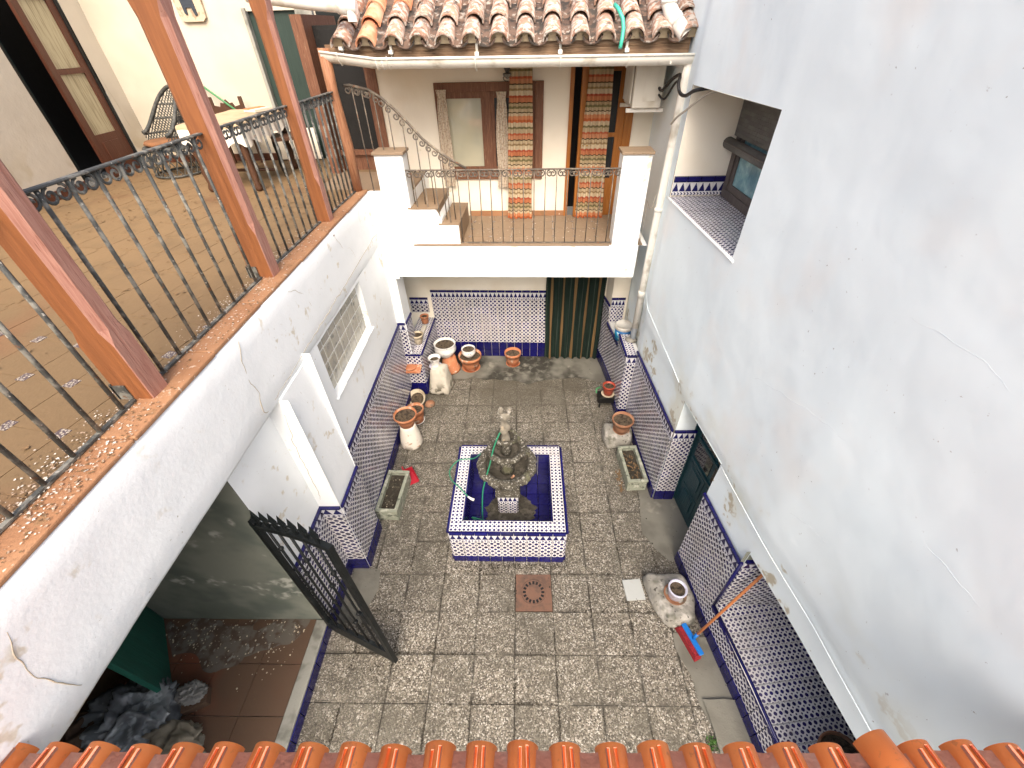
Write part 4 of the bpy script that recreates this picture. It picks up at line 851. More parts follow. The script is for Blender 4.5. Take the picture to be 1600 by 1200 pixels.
# ============================================================ FOUNTAIN
ft = thing('courtyard_fountain', 'three tiered stone fountain in a square blue and white tiled basin', 'fountain', (-.17, 3.035, 0), rad(-.6)); FM = WM[ft.name]
bs = link('basin', None, FM, ft); hx, hy, H = .63, .605, .60
b = MB(); i_ = .135
for x0, x1, y0, y1 in ((-hx, hx, -hy, -hy + i_), (-hx, hx, hy - i_, hy), (-hx, -hx + i_, -hy + i_, hy - i_), (hx - i_, hx, -hy + i_, hy - i_)): b.box(x0 + .004, x1 - .004, y0 + .004, y1 - .004, 0, H - .008)
part('basin_wall', b, 'grout', bs, FM)
fr = [(.10, 'plinth')] + [(.158, 'field')] * 2 + [(.15, 'border'), (.03, 'cap')]
C4 = [(-hx, -hy), (hx, -hy), (hx, hy), (-hx, hy)]
for k in range(4): dado(bs, C4[k], C4[(k + 1) % 4], fr, M=FM)
for x0, x1, y0, y1 in ((-hx, hx, -hy, -hy + i_), (-hx, hx, hy - i_, hy), (-hx, -hx + i_, -hy + i_, hy - i_), (hx - i_, hx, -hy + i_, hy - i_)): flat(bs, x0, x1, y0, y1, H - .007, 'rim', M=FM)
b = MB(); e = hx + .003; b.tube([(-e, -hy, H - .008), (e, -hy, H - .008), (e, hy, H - .008), (-e, hy, H - .008), (-e, -hy, H - .008)], .013, 8); part('rim_edge', b, 'cobalt', bs, FM)
ix, iy = hx - i_, hy - i_
b = MB(); b.tube([(-ix, -iy, H - .006), (ix, -iy, H - .006), (ix, iy, H - .006), (-ix, iy, H - .006), (-ix, -iy, H - .006)], .010, 8); part('inner_edge', b, 'cobalt', bs, FM)
for a, c in (((-ix, iy), (ix, iy)), ((ix, iy), (ix, -iy)), ((ix, -iy), (-ix, -iy)), ((-ix, -iy), (-ix, iy))): dado(bs, a, c, [(.13, 'cobalt')] * 3, z0=.20, M=FM, ts=.15)
flat(bs, -ix, ix, -iy, iy, .20, 'cobalt', .15, M=FM)
# grime on the basin floor (a dried patch)
b = MB(); pts = [(.02 + .30 * cos(a) * (1 + .25 * mn.noise(V((cos(a) * 2, sin(a) * 2, 0))) + .16 * mn.noise(V((cos(a) * 7, sin(a) * 7, 2)))), -.10 + .27 * sin(a) * (1 + .3 * mn.noise(V((cos(a) * 2, sin(a) * 2, 5)))), .2135) for a in lin(0, 6.28, 90)[:-1]]; b.v = [V(p) for p in pts]; b.face(tuple(range(len(pts)))); part('dried_silt', b, 'bowldirt', bs, FM)
pd = link('pedestal', None, FM @ T(-.01, 0, .2), ft); q = .108
b = MB(); b.box(-q - .008, q - .012, -q + .003, q - .003, .2, .55); part('core', b, 'grout', pd, FM)
for k, (a, c) in enumerate((((-q - .01, -q), (q - .01, -q)), ((q - .01, -q), (q - .01, q)), ((q - .01, q), (-q - .01, q)), ((-q - .01, q), (-q - .01, -q)))): dado(pd, a, c, [(.10, 'field'), (.10, 'field'), (.14, 'border')], z0=.21, ts=.108, M=FM)
b = MB(); b.box(-.155, .135, -.145, .145, .55, .66); bevel(part('cap_stone', b, 'fountain', ft, FM), .015, 3)
def bowl(r, z, depth, foot, n, pet):
    b = MB(); pr = [(foot, z - depth), (foot * 1.6, z - depth * .92), (r * .62, z - depth * .66), (r * .82, z - depth * .42), (r * .93, z - depth * .26), (r * 1.0, z - depth * .12), (r * 1.01, z - .004), (r * .97, z + .012), (r * .90, z + .014), (r * .83, z + .012), (r * .76, z + .004), (r * .72, z - .008), (r * .68, z - depth * .25), (r * .58, z - depth * .42), (r * .35, z - depth * .52), (.0, z - depth * .54)]
    b.lathe(pr, (-.01, 0, 0), n)
    for i in range(len(b.f)): b.mi[i] = 1 if 11 * n <= i < 15 * n else 0
    for i, p in enumerate(b.v):
        k = i // n
        if 3 <= k <= 11:
            d = V((p.x + .01, p.y, 0)); a = math.atan2(d.y, d.x); lf = abs(sin(a * pet)); vein = abs(sin(a * pet * 3))
            w = 1.0 if 5 <= k <= 9 else .5
            q = 1 + w * (.05 * lf - .03 + .025 * (vein - .5)) + .02 * mn.noise(p * 40); p.x = -.01 + d.x * q; p.y = d.y * q
            p.z += w * (.014 * vein * (1 if k >= 7 else -.5) - .018 * lf * (k in (5, 6, 7)) + .010 * mn.noise(V((p.x, p.y, 0)) * 45))
    return b
part('large_bowl', bowl(.33, 1.02, .24, .09, 132, 5.5), ('fountain', 'bowldirt'), ft, FM)
part('middle_bowl', bowl(.21, 1.27, .15, .06, 108, 4.5), ('fountain', 'bowldirt'), ft, FM)
part('small_bowl', bowl(.122, 1.45, .09, .04, 84, 3.5), ('fountain', 'bowldirt'), ft, FM)
b = MB(); b.lathe([(.11, .66), (.09, .70), (.075, .76), (.10, .82)], (-.01, 0, 0), 16).lathe([(.085, .90), (.07, .95), (.06, 1.04), (.075, 1.14)], (-.01, 0, 0), 16).lathe([(.055, 1.19), (.05, 1.25), (.045, 1.33), (.05, 1.38)], (-.01, 0, 0), 14); part('stem', b, 'fountain', ft, FM)
b = MB(); b.lathe([(.052, 1.40), (.050, 1.44), (.034, 1.47), (.030, 1.50), (.038, 1.53), (.052, 1.58), (.050, 1.62), (.034, 1.665), (.030, 1.685), (.046, 1.72), (.052, 1.755), (.040, 1.78), (.022, 1.79), (.0, 1.79)], (-.01, 0, 0), 24)
for sx in (-1, 1): b.tube([(-.01 + sx * .03, 0, 1.76), (-.01 + sx * .036, .0, 1.80), (-.01 + sx * .044, -.012, 1.84), (-.01 + sx * .030, -.02, 1.865)], [.026, .022, .026, .012], 8)
for p in b.v: p += V((mn.noise(p * 16), mn.noise(p * 16 + V((5, 0, 0))), mn.noise(p * 20))) * .034
part('finial', b, 'statue', ft, FM)
t = thing('green_hose', 'thin green hose coiled in the fountain and over its rim', 'hose', (-.6, 3.0, .22))
b = MB(); b.tube(spline([(-.235, 2.98, 1.56), (-.30, 2.93, 1.40), (-.36, 2.88, 1.15), (-.44, 2.80, .85), (-.47, 2.76, .5), (-.46, 2.74, .25), (-.30, 2.72, .23), (-.05, 2.62, .225), (.0, 2.66, .225), (-.25, 2.76, .225), (-.45, 2.80, .225), (-.62, 2.84, .23), (-.45, 2.72, .23), (-.60, 2.60, .235), (-.36, 2.66, .225), (-.2, 2.74, .226)]), .0075, 7); part('hose', b, 'hose', t, I4)
b = MB(); b.tube(spline([(-.40, 3.28, .95), (-.50, 3.36, .80), (-.62, 3.42, .63), (-.80, 3.40, .62), (-.90, 3.28, .58), (-.86, 3.12, .60), (-.74, 2.98, .63), (-.64, 2.88, .60)]), .0075, 7); part('hose', b, 'hose', t, I4)
b = MB(); b.tube([(-.64, 2.88, .60), (-.60, 2.86, .585), (-.57, 2.855, .57)], [.010, .014, .017], 8); part('nozzle', b, 'pipewhite', t, I4)
b = MB(); b.tube([(-.13, 2.90, .915), (-.10, 2.93, .925)], .014, 6); tag(part('clay_shard', b, 'freshtile'), 'small orange shard lying in the large fountain bowl', 'shard')
# ============================================================ FLOOR DRAIN AND LOOSE TILE
t = thing('floor_drain', 'square rusty iron drain cover with a ring of slots', 'drain', (.104, 2.064, 0))
b = MB(); b.box(-.195, .195, -.195, .195, -.03, .002); part('plate', b, 'castiron', t)
b = MB(); b.lathe([(.138, .002), (.138, .005), (.128, .005), (.128, .002)], (0, 0, 0), 40, cap=False); part('ring', b, 'castiron', t)
b = MB(); b.box(-.011, .011, .085, .118, .002, .0045); slo = b.mesh('slot'); slo.materials.append(m['black'])
for k in range(16): link('slot', slo, WM[t.name] @ RZ(k * pi / 8), t)
b = MB(); b.box(-.10, .10, -.11, .11, 0, .014); tag(bevel(part('loose_tile', b, 'whitetile', None, T(1.195, 2.09, .004) @ RZ(rad(4))), .002), 'dirty white loose tile lying on the paving', 'tile')
# ============================================================ STONES
def rock(name, label, poly, h, loc, mk, top=.9, rz=0, rough=.03, sub=5):
    me = MB(); me.prism(poly, 0, h, None, top); mesh = me.mesh(name); bm = bmesh.new(); bm.from_mesh(mesh)
    bmesh.ops.triangulate(bm, faces=bm.faces[:]); bmesh.ops.subdivide_edges(bm, edges=bm.edges[:], cuts=sub, use_grid_fill=True)
    for _ in range(2): bmesh.ops.smooth_vert(bm, verts=bm.verts[:], factor=.5, use_axis_x=True, use_axis_y=True, use_axis_z=True)
    off = V((random.uniform(0, 50), 0, 0))
    for v in bm.verts:
        n = v.normal if v.normal.length else V((0, 0, 1)); v.co += n * (mn.noise(v.co * 7 + off) * rough + mn.noise(v.co * 22 + off) * rough * .35); v.co.z = max(v.co.z, 0)
    bm.to_mesh(mesh); bm.free()
    for p in mesh.polygons: p.use_smooth = True
    return tag(link(name, mesh, T(*loc) @ RZ(rz), None, mk), label, 'stone')
rock('flat_rock', 'large flat mossy rock lying against the right skirting', [(-.26, .30), (.18, .28), (.26, .05), (.20, -.24), (-.10, -.26), (-.22, .0)], .17, (1.55, 1.95, 0), 'stone', .86, 0, .02)
rock('rough_rock', 'rounded grey rock under the brown flowerpot', [(-.22, .17), (.20, .18), (.23, -.05), (.16, -.2), (-.18, -.2), (-.24, -.02)], .22, (1.40, 4.30, 0), 'stone', .84, 0, .025)
rock('stone_block', 'whitewashed tapering stone block with a mossy foot', [(-.20, -.18), (.18, -.20), (.22, .18), (-.18, .2)], .50, (-1.385, 5.48, 0), 'whitestone', .62, rad(-4), .018)
# ============================================================ POTS
def potprof(rt, rb, h, lip=.16, th=.014):
    return [(rb, 0), (rb + (rt - rb) * .45, h * .5), (rb + (rt - rb) * .8, h * (1 - lip)), (rt * .99, h * (1 - lip)), (rt, h * (1 - lip) + .006), (rt * 1.0, h - .004), (rt * .99, h), (rt - th, h), (rt - th * 1.4, h * .82)]
def bellyprof(rt, rb, h):
    return [(rb, 0), (rb * 1.25, h * .12), (rt * 1.02, h * .5), (rt * 1.03, h * .66), (rt * .95, h * .84), (rt * .97, h * .93), (rt * 1.03, h * .97), (rt * 1.02, h), (rt * .93, h), (rt * .88, h * .85)]
def pot(label, loc, rt, rb, h, mk='terracotta', prof=None, cat='flowerpot', name='flowerpot', tilt=(0, 0), saucer=None, soil='cobble_soil', sides=28):
    pr = prof or potprof(rt, rb, h); M = T(*loc) @ MX.Rotation(tilt[0], 4, 'X') @ MX.Rotation(tilt[1], 4, 'Y')
    t = tag(link(name, None, M), label, cat)
    b = MB(); b.lathe(pr + [(pr[-1][0], pr[-1][1])], (0, 0, 0), sides); b.f = [f for f in b.f if len(f) < 10 or f[0] < sides]; b.sm = b.sm[:len(b.f)]; b.mi = b.mi[:len(b.f)]; part('pot', b, mk, t)
    if soil:
        b = MB(); r = pr[-1][0] * 1.01; zt = pr[-1][1] + .002
        b.v = [V((0, 0, zt + .01))]; N = 16
        for k, rr in enumerate((.35, .7, 1.0)): b.v += [V((r * rr * cos(a), r * rr * sin(a), zt + random.uniform(-.012, .012) * (k < 2))) for a in lin(0, 2 * pi, N)[:-1]]
        for i in range(N):
            j = (i + 1) % N; b.face((0, 1 + i, 1 + j), True)
            for k in range(2): b.face((1 + k * N + i, 1 + (k + 1) * N + i, 1 + (k + 1) * N + j, 1 + k * N + j), True)
        part('soil', b, soil, t)
    if saucer:
        b = MB(); r, ms = saucer; b.lathe([(r * .8, -.002), (r, .025), (r * .96, .028), (r * .78, .008)], (0, 0, 0), sides); part('saucer', b, ms, t)
    return t
pot('upturned terracotta pot serving as a foot for the big white bowl', (-1.30, 6.03, .006), .12, .17, .30, 'terracotta', [(.18, 0), (.175, .05), (.15, .06), (.11, .30), (.0, .30)], soil=None)
pot('big white glazed bowl pot with dark decoration by the back wall', (-1.345, 6.03, .306), .19, .09, .27, 'glaze', bellyprof(.185, .09, .27))
pot('wide terracotta pot with a smaller white pot inside', (-.93, 6.06, .006), .205, .13, .30, 'terracotta', saucer=(.17, 'terracotta'))
pot('small white bowl pot nested in the wide terracotta pot', (-.945, 6.06, .27), .125, .06, .17, 'glaze', bellyprof(.12, .06, .17))
pot('lone terracotta pot by the dark doorway curtain', (-.17, 6.17, .006), .15, .10, .27, 'terracotta', saucer=(.13, 'terracotta'))
pot('small white pot with blue pattern on top of the whitewashed block', (-1.43, 5.50, .475), .10, .065, .19, 'glaze', [(.075, 0), (.06, .03), (.07, .10), (.10, .185), (.105, .19), (.093, .19), (.075, .14)], saucer=(.105, 'lilac'))
cn = MB(); cn.lathe([(.155, 0), (.160, .03), (.145, .18), (.115, .34), (.105, .40), (.0, .40)], (0, 0, 0), 26)
for p in cn.v: p += V((mn.noise(p * 12), mn.noise(p * 12 + V((3, 0, 0))), 0)) * .008
tag(part('whitewashed_urn', cn, 'whitecone', None, T(-1.66, 4.25, 0)), 'whitewashed cone shaped urn upside down beside the left skirting', 'urn')
pot('wide terracotta bowl standing on the whitewashed urn', (-1.66, 4.25, .40), .165, .10, .20, 'terracotta')
pot('tall terracotta pot with a white saucer behind the urn', (-1.665, 4.72, 0), .135, .10, .27, 'terracotta', saucer=(.12, 'grout'))
pot('shallow olive clay bowl tilted against the left corner', (-1.72, 5.15, .05), .16, .08, .12, 'creampot', [(.05, 0), (.12, .05), (.155, .11), (.16, .115), (.15, .115), (.11, .06)], tilt=(rad(32), rad(-8)), cat='bowl', name='clay_bowl')
pot('small upturned clay saucer on the paving beside the olive bowl', (-1.53, 5.10, 0), .085, .06, .05, 'terradark', [(.085, 0), (.08, .02), (.05, .05), (.0, .052)], cat='saucer', name='clay_saucer', soil=None)
zl = .83
pot('little terracotta pot at the back of the tiled ledge', tuple(F @ V((-1.72, .92, zl))), .075, .055, .14, 'terracotta')
pot('cream coloured pot at the front of the tiled ledge', tuple(F @ V((-1.70, .30, zl))), .10, .06, .17, 'creampot')
b = MB(); b.box(-.035, .035, -.17, .17, 0, .035); tag(bevel(part('marble_strip', b, 'whitestone', None, F @ T(-1.70, .62, zl)), .004), 'pale stone strip between the two ledge pots', 'stone')
t = tag(link('clay_wall_shelf', None, F @ T(-1.76, -.09, .60)), 'square terracotta shelf plate with a round dish on the tiled column', 'shelf')
b = MB(); b.box(-.15, .15, -.09, .085, -.012, .012, MX.Rotation(rad(14), 4, 'X')); part('plate', b, 'terracotta', t)
b = MB(); b.lathe([(.09, .01), (.095, .03), (.075, .032), (.05, .045), (.025, .048), (.0, .04)], (-.02, .01, 0), 20); part('dish', b, 'terracotta', t)
pot('red plastic pot on a small black stand by the tiled corner block', (1.36, 5.07, .24), .10, .07, .17, 'redplastic')
t = thing('black_stand', 'small black stand with green rim holding the red pot', 'stand', (1.36, 5.07, 0))
b = MB(); b.box(-.15, .15, -.09, .09, .10, .215); bevel(part('body', b, 'black', t), .012)
b = MB(); b.lathe([(.08, .214), (.105, .238), (.10, .24), (.075, .222)], (0, 0, 0), 20); part('saucer', b, 'creampot', t)
b = MB(); b.tube([(-.17, .05, .20), (-.17, .10, .25), (-.10, .13, .26)], .014, 6); part('green_clip', b, 'polegreen', t)
for x in (-.12, .12):
    for y in (-.07, .07): b = MB(); b.tube([(x, y, 0), (x, y, .11)], .011, 6); part('leg', b, 'black', t)
pot('brown clay pot standing on the rounded grey rock', (1.43, 4.29, .205), .155, .10, .24, 'terradark', saucer=(.12, 'terradark'))
pot('lilac plastic pot in a clay saucer on the flat rock', (1.57, 1.97, .165), .095, .07, .16, 'lilac', saucer=(.115, 'terradark'))
pot('dark terracotta bowl on the tiled alcove bench', (2.30, .62, .475), .16, .10, .16, 'terradark')
def trough(label, loc, rz, w, l, h, mk):
    t = thing('stone_trough', label, 'planter', loc, rz); a, c = w / 2, l / 2; k = .035
    b = MB(); b.box(-a, a, -c, -c + k, 0, h).box(-a, a, c - k, c, 0, h).box(-a, -a + k, -c + k, c - k, 0, h).box(a - k, a, -c + k, c - k, 0, h).box(-a + k, a - k, -c + k, c - k, 0, .04); bevel(part('body', b, mk, t), .006)
    b = MB(); b.box(-a - .008, a + .008, -c - .008, -c + k, h - .028, h + .004).box(-a - .008, a + .008, c - k, c + .008, h - .028, h + .004).box(-a - .008, -a + k, -c + k, c - k, h - .028, h + .004).box(a - k, a + .008, -c + k, c - k, h - .028, h + .004); bevel(part('rim', b, mk, t), .006)
    b = MB(); b.grid(lambda u, v: (u, v, h * .72 + mn.noise(V((u * 14, v * 14, rz))) * .03), lin(-a + k, a - k, 8), lin(-c + k, c - k, 20)); part('soil', b, 'soil', t)
    return t
tl_ = trough('grey green stone trough planter with rubbish by the left skirting', (-1.685, 3.26, 0), rad(-3), .27, .62, .20, 'trough')
tr_ = trough('grey stone trough planter with dead twigs by the right skirting', (1.475, 3.69, 0), rad(3), .25, .60, .20, 'trough')
def litter(name, label, par, mk, n, w, l, z, s, cat='debris', flat_=False):
    b = MB()
    for k in range(n):
        p = V((random.uniform(-w, w), random.uniform(-l, l), z + random.uniform(0, .015))); a = random.uniform(0, 6.28); d = V((cos(a), sin(a), random.uniform(-.3, .3))) * s * random.uniform(.4, 1.2); e = V((-sin(a), cos(a), random.uniform(-.3, .3))) * s * random.uniform(.15, .5)
        n0 = len(b.v); b.v += [p - d, p + e, p + d, p - e * .7]; b.face((n0, n0 + 1, n0 + 2, n0 + 3))
    o = part(name, b, mk, None, par); o['kind'] = 'stuff'; o['label'] = label; return o
litter('trough_litter', 'bits of white rubbish on the soil of the left trough', WM[tl_.name], 'creampot', 12, .08, .24, .150, .013)
litter('trough_twigs', 'dead twigs and leaves on the soil of the right trough', WM[tr_.name], 'leafdry', 40, .08, .24, .155, .03)
litter('dry_leaves', 'dry leaves gathered beside the right trough', T(1.30, 3.55, 0), 'leafdry', 26, .03, .20, .012, .035)
# dustpan, broom, bucket
t = thing('dustpan', 'red plastic dustpan behind the left trough', 'dustpan', (-1.60, 3.58, 0), rad(30))
b = MB(); b.v = [V(p) for p in ((-.13, -.12, .004), (.13, -.12, .004), (.11, .10, .02), (-.11, .10, .02), (-.135, -.12, .03), (.135, -.12, .03), (.12, .11, .085), (-.12, .11, .085))]
for f in ((0, 1, 2, 3), (0, 3, 7, 4), (1, 5, 6, 2), (3, 2, 6, 7)): b.face(f)
o = part('pan', b, 'red', t); o.modifiers.new('s', 'SOLIDIFY').thickness = .004
b = MB(); b.tube([(0, .10, .07), (0, .17, .09)], .012, 8); part('handle', b, 'red', t)
t = thing('broom', 'broom with red bristles, blue head and orange handle leaning into the alcove', 'broom', (1.66, 1.56, 0))
hd = (V((1.60, 1.72, .10)), V((1.695, 1.44, .10))); dv = (hd[1] - hd[0]).normalized(); sv = V((-dv.y, dv.x, 0)); LM = MX((( dv.x, sv.x, 0, hd[0].x), (dv.y, sv.y, 0, hd[0].y), (0, 0, 1, 0), (0, 0, 0, 1))); LL = (hd[1] - hd[0]).length
b = MB(); b.prism([(0, -.02), (LL, -.02), (LL, .03), (0, .03)], .075, .105, LM); bevel(part('head', b, 'bluep', t, I4), .008)
b = MB(); b.prism([(-.015, -.065), (LL + .015, -.065), (LL + .01, .015), (-.01, .015)], .0, .078, LM, .86); part('bristles', b, 'bristle', t, I4)
b = MB(); b.tube([(1.66, 1.585, .10), (1.685, 1.593, .18)], .017, 8); part('socket', b, 'bluep', t, I4)
b = MB(); b.tube([(1.665, 1.588, .115), (1.985, 1.685, 1.24)], .0125, 8); part('handle', b, 'broomhandle', t, I4)
t = thing('paint_bucket', 'blue printed paint bucket with a dusty white lid in the corner niche', 'bucket', (1.575, 5.58, .95))
b = MB(); b.lathe([(.118, 0), (.132, .20)], (0, 0, 0), 24); part('tub', b, 'bucketblue', t)
b = MB(); b.lathe([(.135, .19), (.14, .20), (.14, .245), (.13, .25), (.12, .235), (.0, .237)], (0, 0, 0), 24); part('lid', b, 'bucketlid', t)
# ============================================================ GATE
gt = thing('iron_gate', 'dark iron gate with spear tips swung open at the storeroom', 'gate', (-1.975, 1.67, 0), math.atan2(1.375 - 1.67, -1.235 + 1.975)); GM = WM[gt.name]; GL = .80
def gz(x): return 2.02 + .20 * math.sin(pi * .5 * min(1, x / GL)) ** 1.0
b = MB(); b.box(0, .055, -.02, .02, .10, 2.06); bevel(part('hinge_stile', b, 'gateiron', gt), .003, 1)
b = MB(); b.box(GL - .055, GL, -.02, .02, .06, 2.20); bevel(part('lock_stile', b, 'gateiron', gt), .003, 1)
b = MB(); b.box(.055, GL - .055, -.018, .018, .07, .30); bevel(part('kick_plate', b, 'gateiron', gt), .003, 1)
b = MB(); b.tube([(x, 0, gz(x) - .03) for x in lin(.0, GL, 12)], .028, 4, rb=.034); part('top_arch', b, 'gateiron', gt)
spear = MB(); spear.prism([(-.011, -.004), (.011, -.004), (.011, .004), (-.011, .004)], 0, .05).prism([(-.030, -.004), (.030, -.004), (.018, .004), (-.018, .004)], .05, .062); spear.prism([(-.018, -.005), (.018, -.005), (.018, .005), (-.018, .005)], .062, .135, None, .05); spme = spear.mesh('spear_tip'); spme.materials.append(m['gateiron'])
knob = MB(); knob.lathe([(.0, -.022), (.018, -.012), (.022, 0), (.018, .012), (.0, .022)], (0, 0, 0), 10); kme = knob.mesh('knob'); kme.materials.append(m['gateiron'])
for k in range(7):
    x = .055 + (GL - .11) * (k + .5) / 7; link('spear_tip', spme, GM @ T(x, 0, gz(x) - .005) @ MX.Diagonal((1.5, 2.2, 1.35, 1)), gt)
for k in range(5):
    x = .055 + (GL - .11) * (k + .75) / 5.5; b = MB(); b.tube([(x, 0, .29), (x, 0, gz(x) - .05)], .0105, 6); part('bar', b, 'gateiron', gt)
    for z in ((.75, 1.45) if k % 2 else (1.05, 1.75)): link('knob', kme, GM @ T(x, 0, z), gt)
b = MB(); b.box(GL - .10, GL - .055, -.022, .022, .95, 1.12); part('lock', b, 'gateiron', gt)
# ============================================================ STOREROOM CONTENTS
t = thing('store_door', 'green painted panel door standing open inside the dark storeroom', 'door', (-3.72, 1.70, .16), math.atan2(1.06 - 1.70, -3.21 + 3.72)); b = MB(); b.box(0, .84, -.02, .02, 0, 1.95); bevel(part('leaf', b, 'greendoor', t), .004, 1)
for x0, x1, z0, z1 in ((.09, .40, .12, .85), (.46, .76, .12, .85), (.09, .40, 1.0, 1.80), (.46, .76, 1.0, 1.80)): b = MB(); b.box(x0, x1, -.032, -.02, z0, z1); bevel(part('panel', b, 'greendoor', t), .01, 1)
def crumple(name, label, cat, loc, sx, sy, sz, mk, seed, fr=5, amp=.5, rz=0):
    bm = bmesh.new(); bmesh.ops.create_icosphere(bm, subdivisions=5, radius=1)
    for v in bm.verts:
        p = v.co.copy(); q = p + .35 * V((mn.noise(p * 1.3 + V((seed, 1, 0))), mn.noise(p * 1.3 + V((seed, 5, 0))), 0)); r = 1 + amp * (.55 - 1.5 * abs(mn.noise(q * fr * .42 + V((seed, 0, 0)))) - .75 * abs(mn.noise(q * fr * .9 + V((seed, 3, 0)))) - .22 * abs(mn.noise(q * fr * 2 + V((seed, 9, 0)))))
        v.co = V((p.x * r * sx, p.y * r * sy, max(-.02, (p.z * r + .35) * sz)))
    me = bpy.data.meshes.new(name); bm.to_mesh(me); bm.free()
    for p in me.polygons: p.use_smooth = True
    return tag(link(name, me, T(*loc) @ RZ(rz), None, mk), label, cat)
crumple('plastic_sheet', 'crumpled grey plastic sheet heaped on the storeroom floor', 'plastic sheet', (-3.40, .88, .155), .32, .26, .22, 'plastic', 3.1, 4.5, .7)
crumple('canvas_sack', 'pale canvas sack beside the crumpled plastic sheet', 'sack', (-2.96, .70, .155), .26, .16, .14, 'sack', 8.2, 3.5, .5)
crumple('canvas_sack', 'dark brown sack at the storeroom edge left of the plastic sheet', 'sack', (-3.75, .62, .155), .25, .3, .2, 'cardboard', 5.7, 3, .4)
t = thing('small_crate', 'small dark box with a grey rag on the storeroom floor', 'box', (-2.93, 1.02, .155), rad(25)); b = MB(); b.box(-.10, .10, -.07, .07, 0, .09); bevel(part('box', b, 'cardboard', t), .006)
crumple('grey_rag', 'grey rag crumpled on the small dark box', 'rag', (-2.97, 1.06, .245), .11, .08, .06, 'tarp', 2.2, 5, .7)
# ============================================================ GALLERY CONTENTS
t = thing('wicker_armchair', 'dark grey wicker armchair with a high lattice back in the gallery corner', 'armchair', (-4.95, 6.62, 3.2), rad(-30))
def bh(a): return .52 + .50 * max(0, cos(a * .85)) ** 1.6      # back height round the seat
AA = lin(-1.9, 1.9, 36)
def cp(a, z): r = .31 + .10 * max(0, z - .35) * cos(a) ** 2; return V((r * sin(a), r * cos(a), z))
b = MB(); b.tube([cp(a, bh(a)) for a in AA], .024, 8); part('rim', b, 'wicker', t)
b = MB()
for k in range(-14, 33):
    for sg in (-1, 1):
        pts = []
        for i in range(13):
            a = -1.9 + k * .118 + i * .13 if sg > 0 else 1.9 - k * .118 - i * .13; z = .34 + i * .058
            if -1.9 <= a <= 1.9 and z <= bh(a): pts.append(cp(a, z))
        if len(pts) > 1: b.tube(pts, .0065, 4)
for z in (.5, .66, .82):
    pts = [cp(a, z) for a in AA if bh(a) > z]
    if len(pts) > 2: b.tube(pts, .010, 5)
part('lattice_back', b, 'wicker', t)
b = MB(); b.lathe([(.0, .33), (.30, .33), (.31, .36), (.29, .38), (.0, .38)], (0, 0, 0), 24); part('seat', b, 'wicker', t)
b = MB()
for k in range(20):
    for sg in (-1, 1): a = k * 2 * pi / 20; b.tube([(.30 * sin(a + sg * .5 * q), .30 * cos(a + sg * .5 * q), .02 + .32 * q) for q in lin(0, 1, 4)], .007, 4)
b.tube([(.30 * sin(a), .30 * cos(a), .025) for a in lin(0, 2 * pi, 24)], .015, 6); part('skirt', b, 'wicker', t)
b = MB(); b.lathe([(.0, .385), (.24, .385), (.27, .41), (.25, .44), (.0, .455)], (0, 0, 0), 20); tag(part('seat_cushion', b, 'cushion', None, WM[t.name]), 'brown round cushion on the wicker armchair', 'cushion')
t = thing('gallery_table', 'dark carved wooden table under a tan and lace cloth', 'table', (-3.64, 6.25, 3.2)); TA, TB = .36, .62
for sx in (-1, 1):
    for sy in (-1, 1): b = MB(); x, y = sx * (TA - .06), sy * (TB - .06); b.lathe([(.035, 0), (.05, .04), (.03, .10), (.045, .22), (.028, .34), (.05, .46), (.03, .56), (.045, .66), (.045, .70)], (x, y, 0), 10); part('leg', b, 'darkwood', t)
b = MB(); b.box(-TA, TA, -TB, TB, .70, .74).box(-TA + .04, TA - .04, -TB + .04, TB - .04, .62, .70); part('table_top', b, 'darkwood', t)
b = MB(); b.tube([(-.28, 0, .12), (.28, 0, .12)], .02, 6); part('stretcher', b, 'darkwood', t)
t2 = tag(link('tablecloth', None, WM[t.name] @ T(0, 0, .74)), 'tan tablecloth with a white lace hem on the gallery table', 'tablecloth')
def cloth(u, v):   # u,v in [-1,1]; drape beyond 0.72
    k = .74; du, dv = max(0, abs(u) - k), max(0, abs(v) - k); x = (min(abs(u), k) / k) * (TA + .012) * (1 if u > 0 else -1); y = (min(abs(v), k) / k) * (TB + .012) * (1 if v > 0 else -1)
    d = max(du, dv) / (1 - k); wv = .018 * sin((x * 9 + y * 9) * 3) * d
    return (x + (wv + .02 * d) * (1 if u > 0 else -1) * (du > 0), y + (wv + .02 * d) * (1 if v > 0 else -1) * (dv > 0), .006 - d * (.22 + .03 * sin((x + y) * 22)) + mn.noise(V((x * 6, y * 6, 0))) * .004 * (d == 0))
g1 = lin(-1, 1, 50); b = MB(); b.grid(cloth, g1, g1)
for i, f in enumerate(b.f):
    c = sum((b.v[k].z for k in f)) / 4; b.mi[i] = 1 if c < -.05 else 0
part('cloth', b, ('tancloth', 'whitelace'), t2)
t = thing('wooden_chair', 'carved dark wooden chair back rising behind the gallery table', 'chair', (-4.23, 7.05, 3.2), rad(5))
for x in (-.21, .21):
    b = MB(); b.box(x - .022, x + .022, .16, .20, 0, .86); part('back_post', b, 'darkwood', t); b = MB(); b.box(x - .022, x + .022, -.22, -.18, 0, .45); part('leg', b, 'darkwood', t)
b = MB(); b.box(-.23, .23, -.23, .2, .44, .47); part('seat', b, 'darkwood', t)
b = MB(); b.prism([(-.19, .60), (.19, .60), (.19, .76), (.10, .74), (.08, .79), (.04, .78), (.0, .83), (-.04, .78), (-.08, .79), (-.10, .74), (-.19, .76)], .165, .19, MX(((1, 0, 0, 0), (0, 0, 1, 0), (0, 1, 0, 0), (0, 0, 0, 1)))); part('crest', b, 'darkwood', t)
t = thing('carved_chair', 'black carved chair standing at the far end of the gallery table', 'chair', (-3.22, 6.62, 3.2), rad(-60))
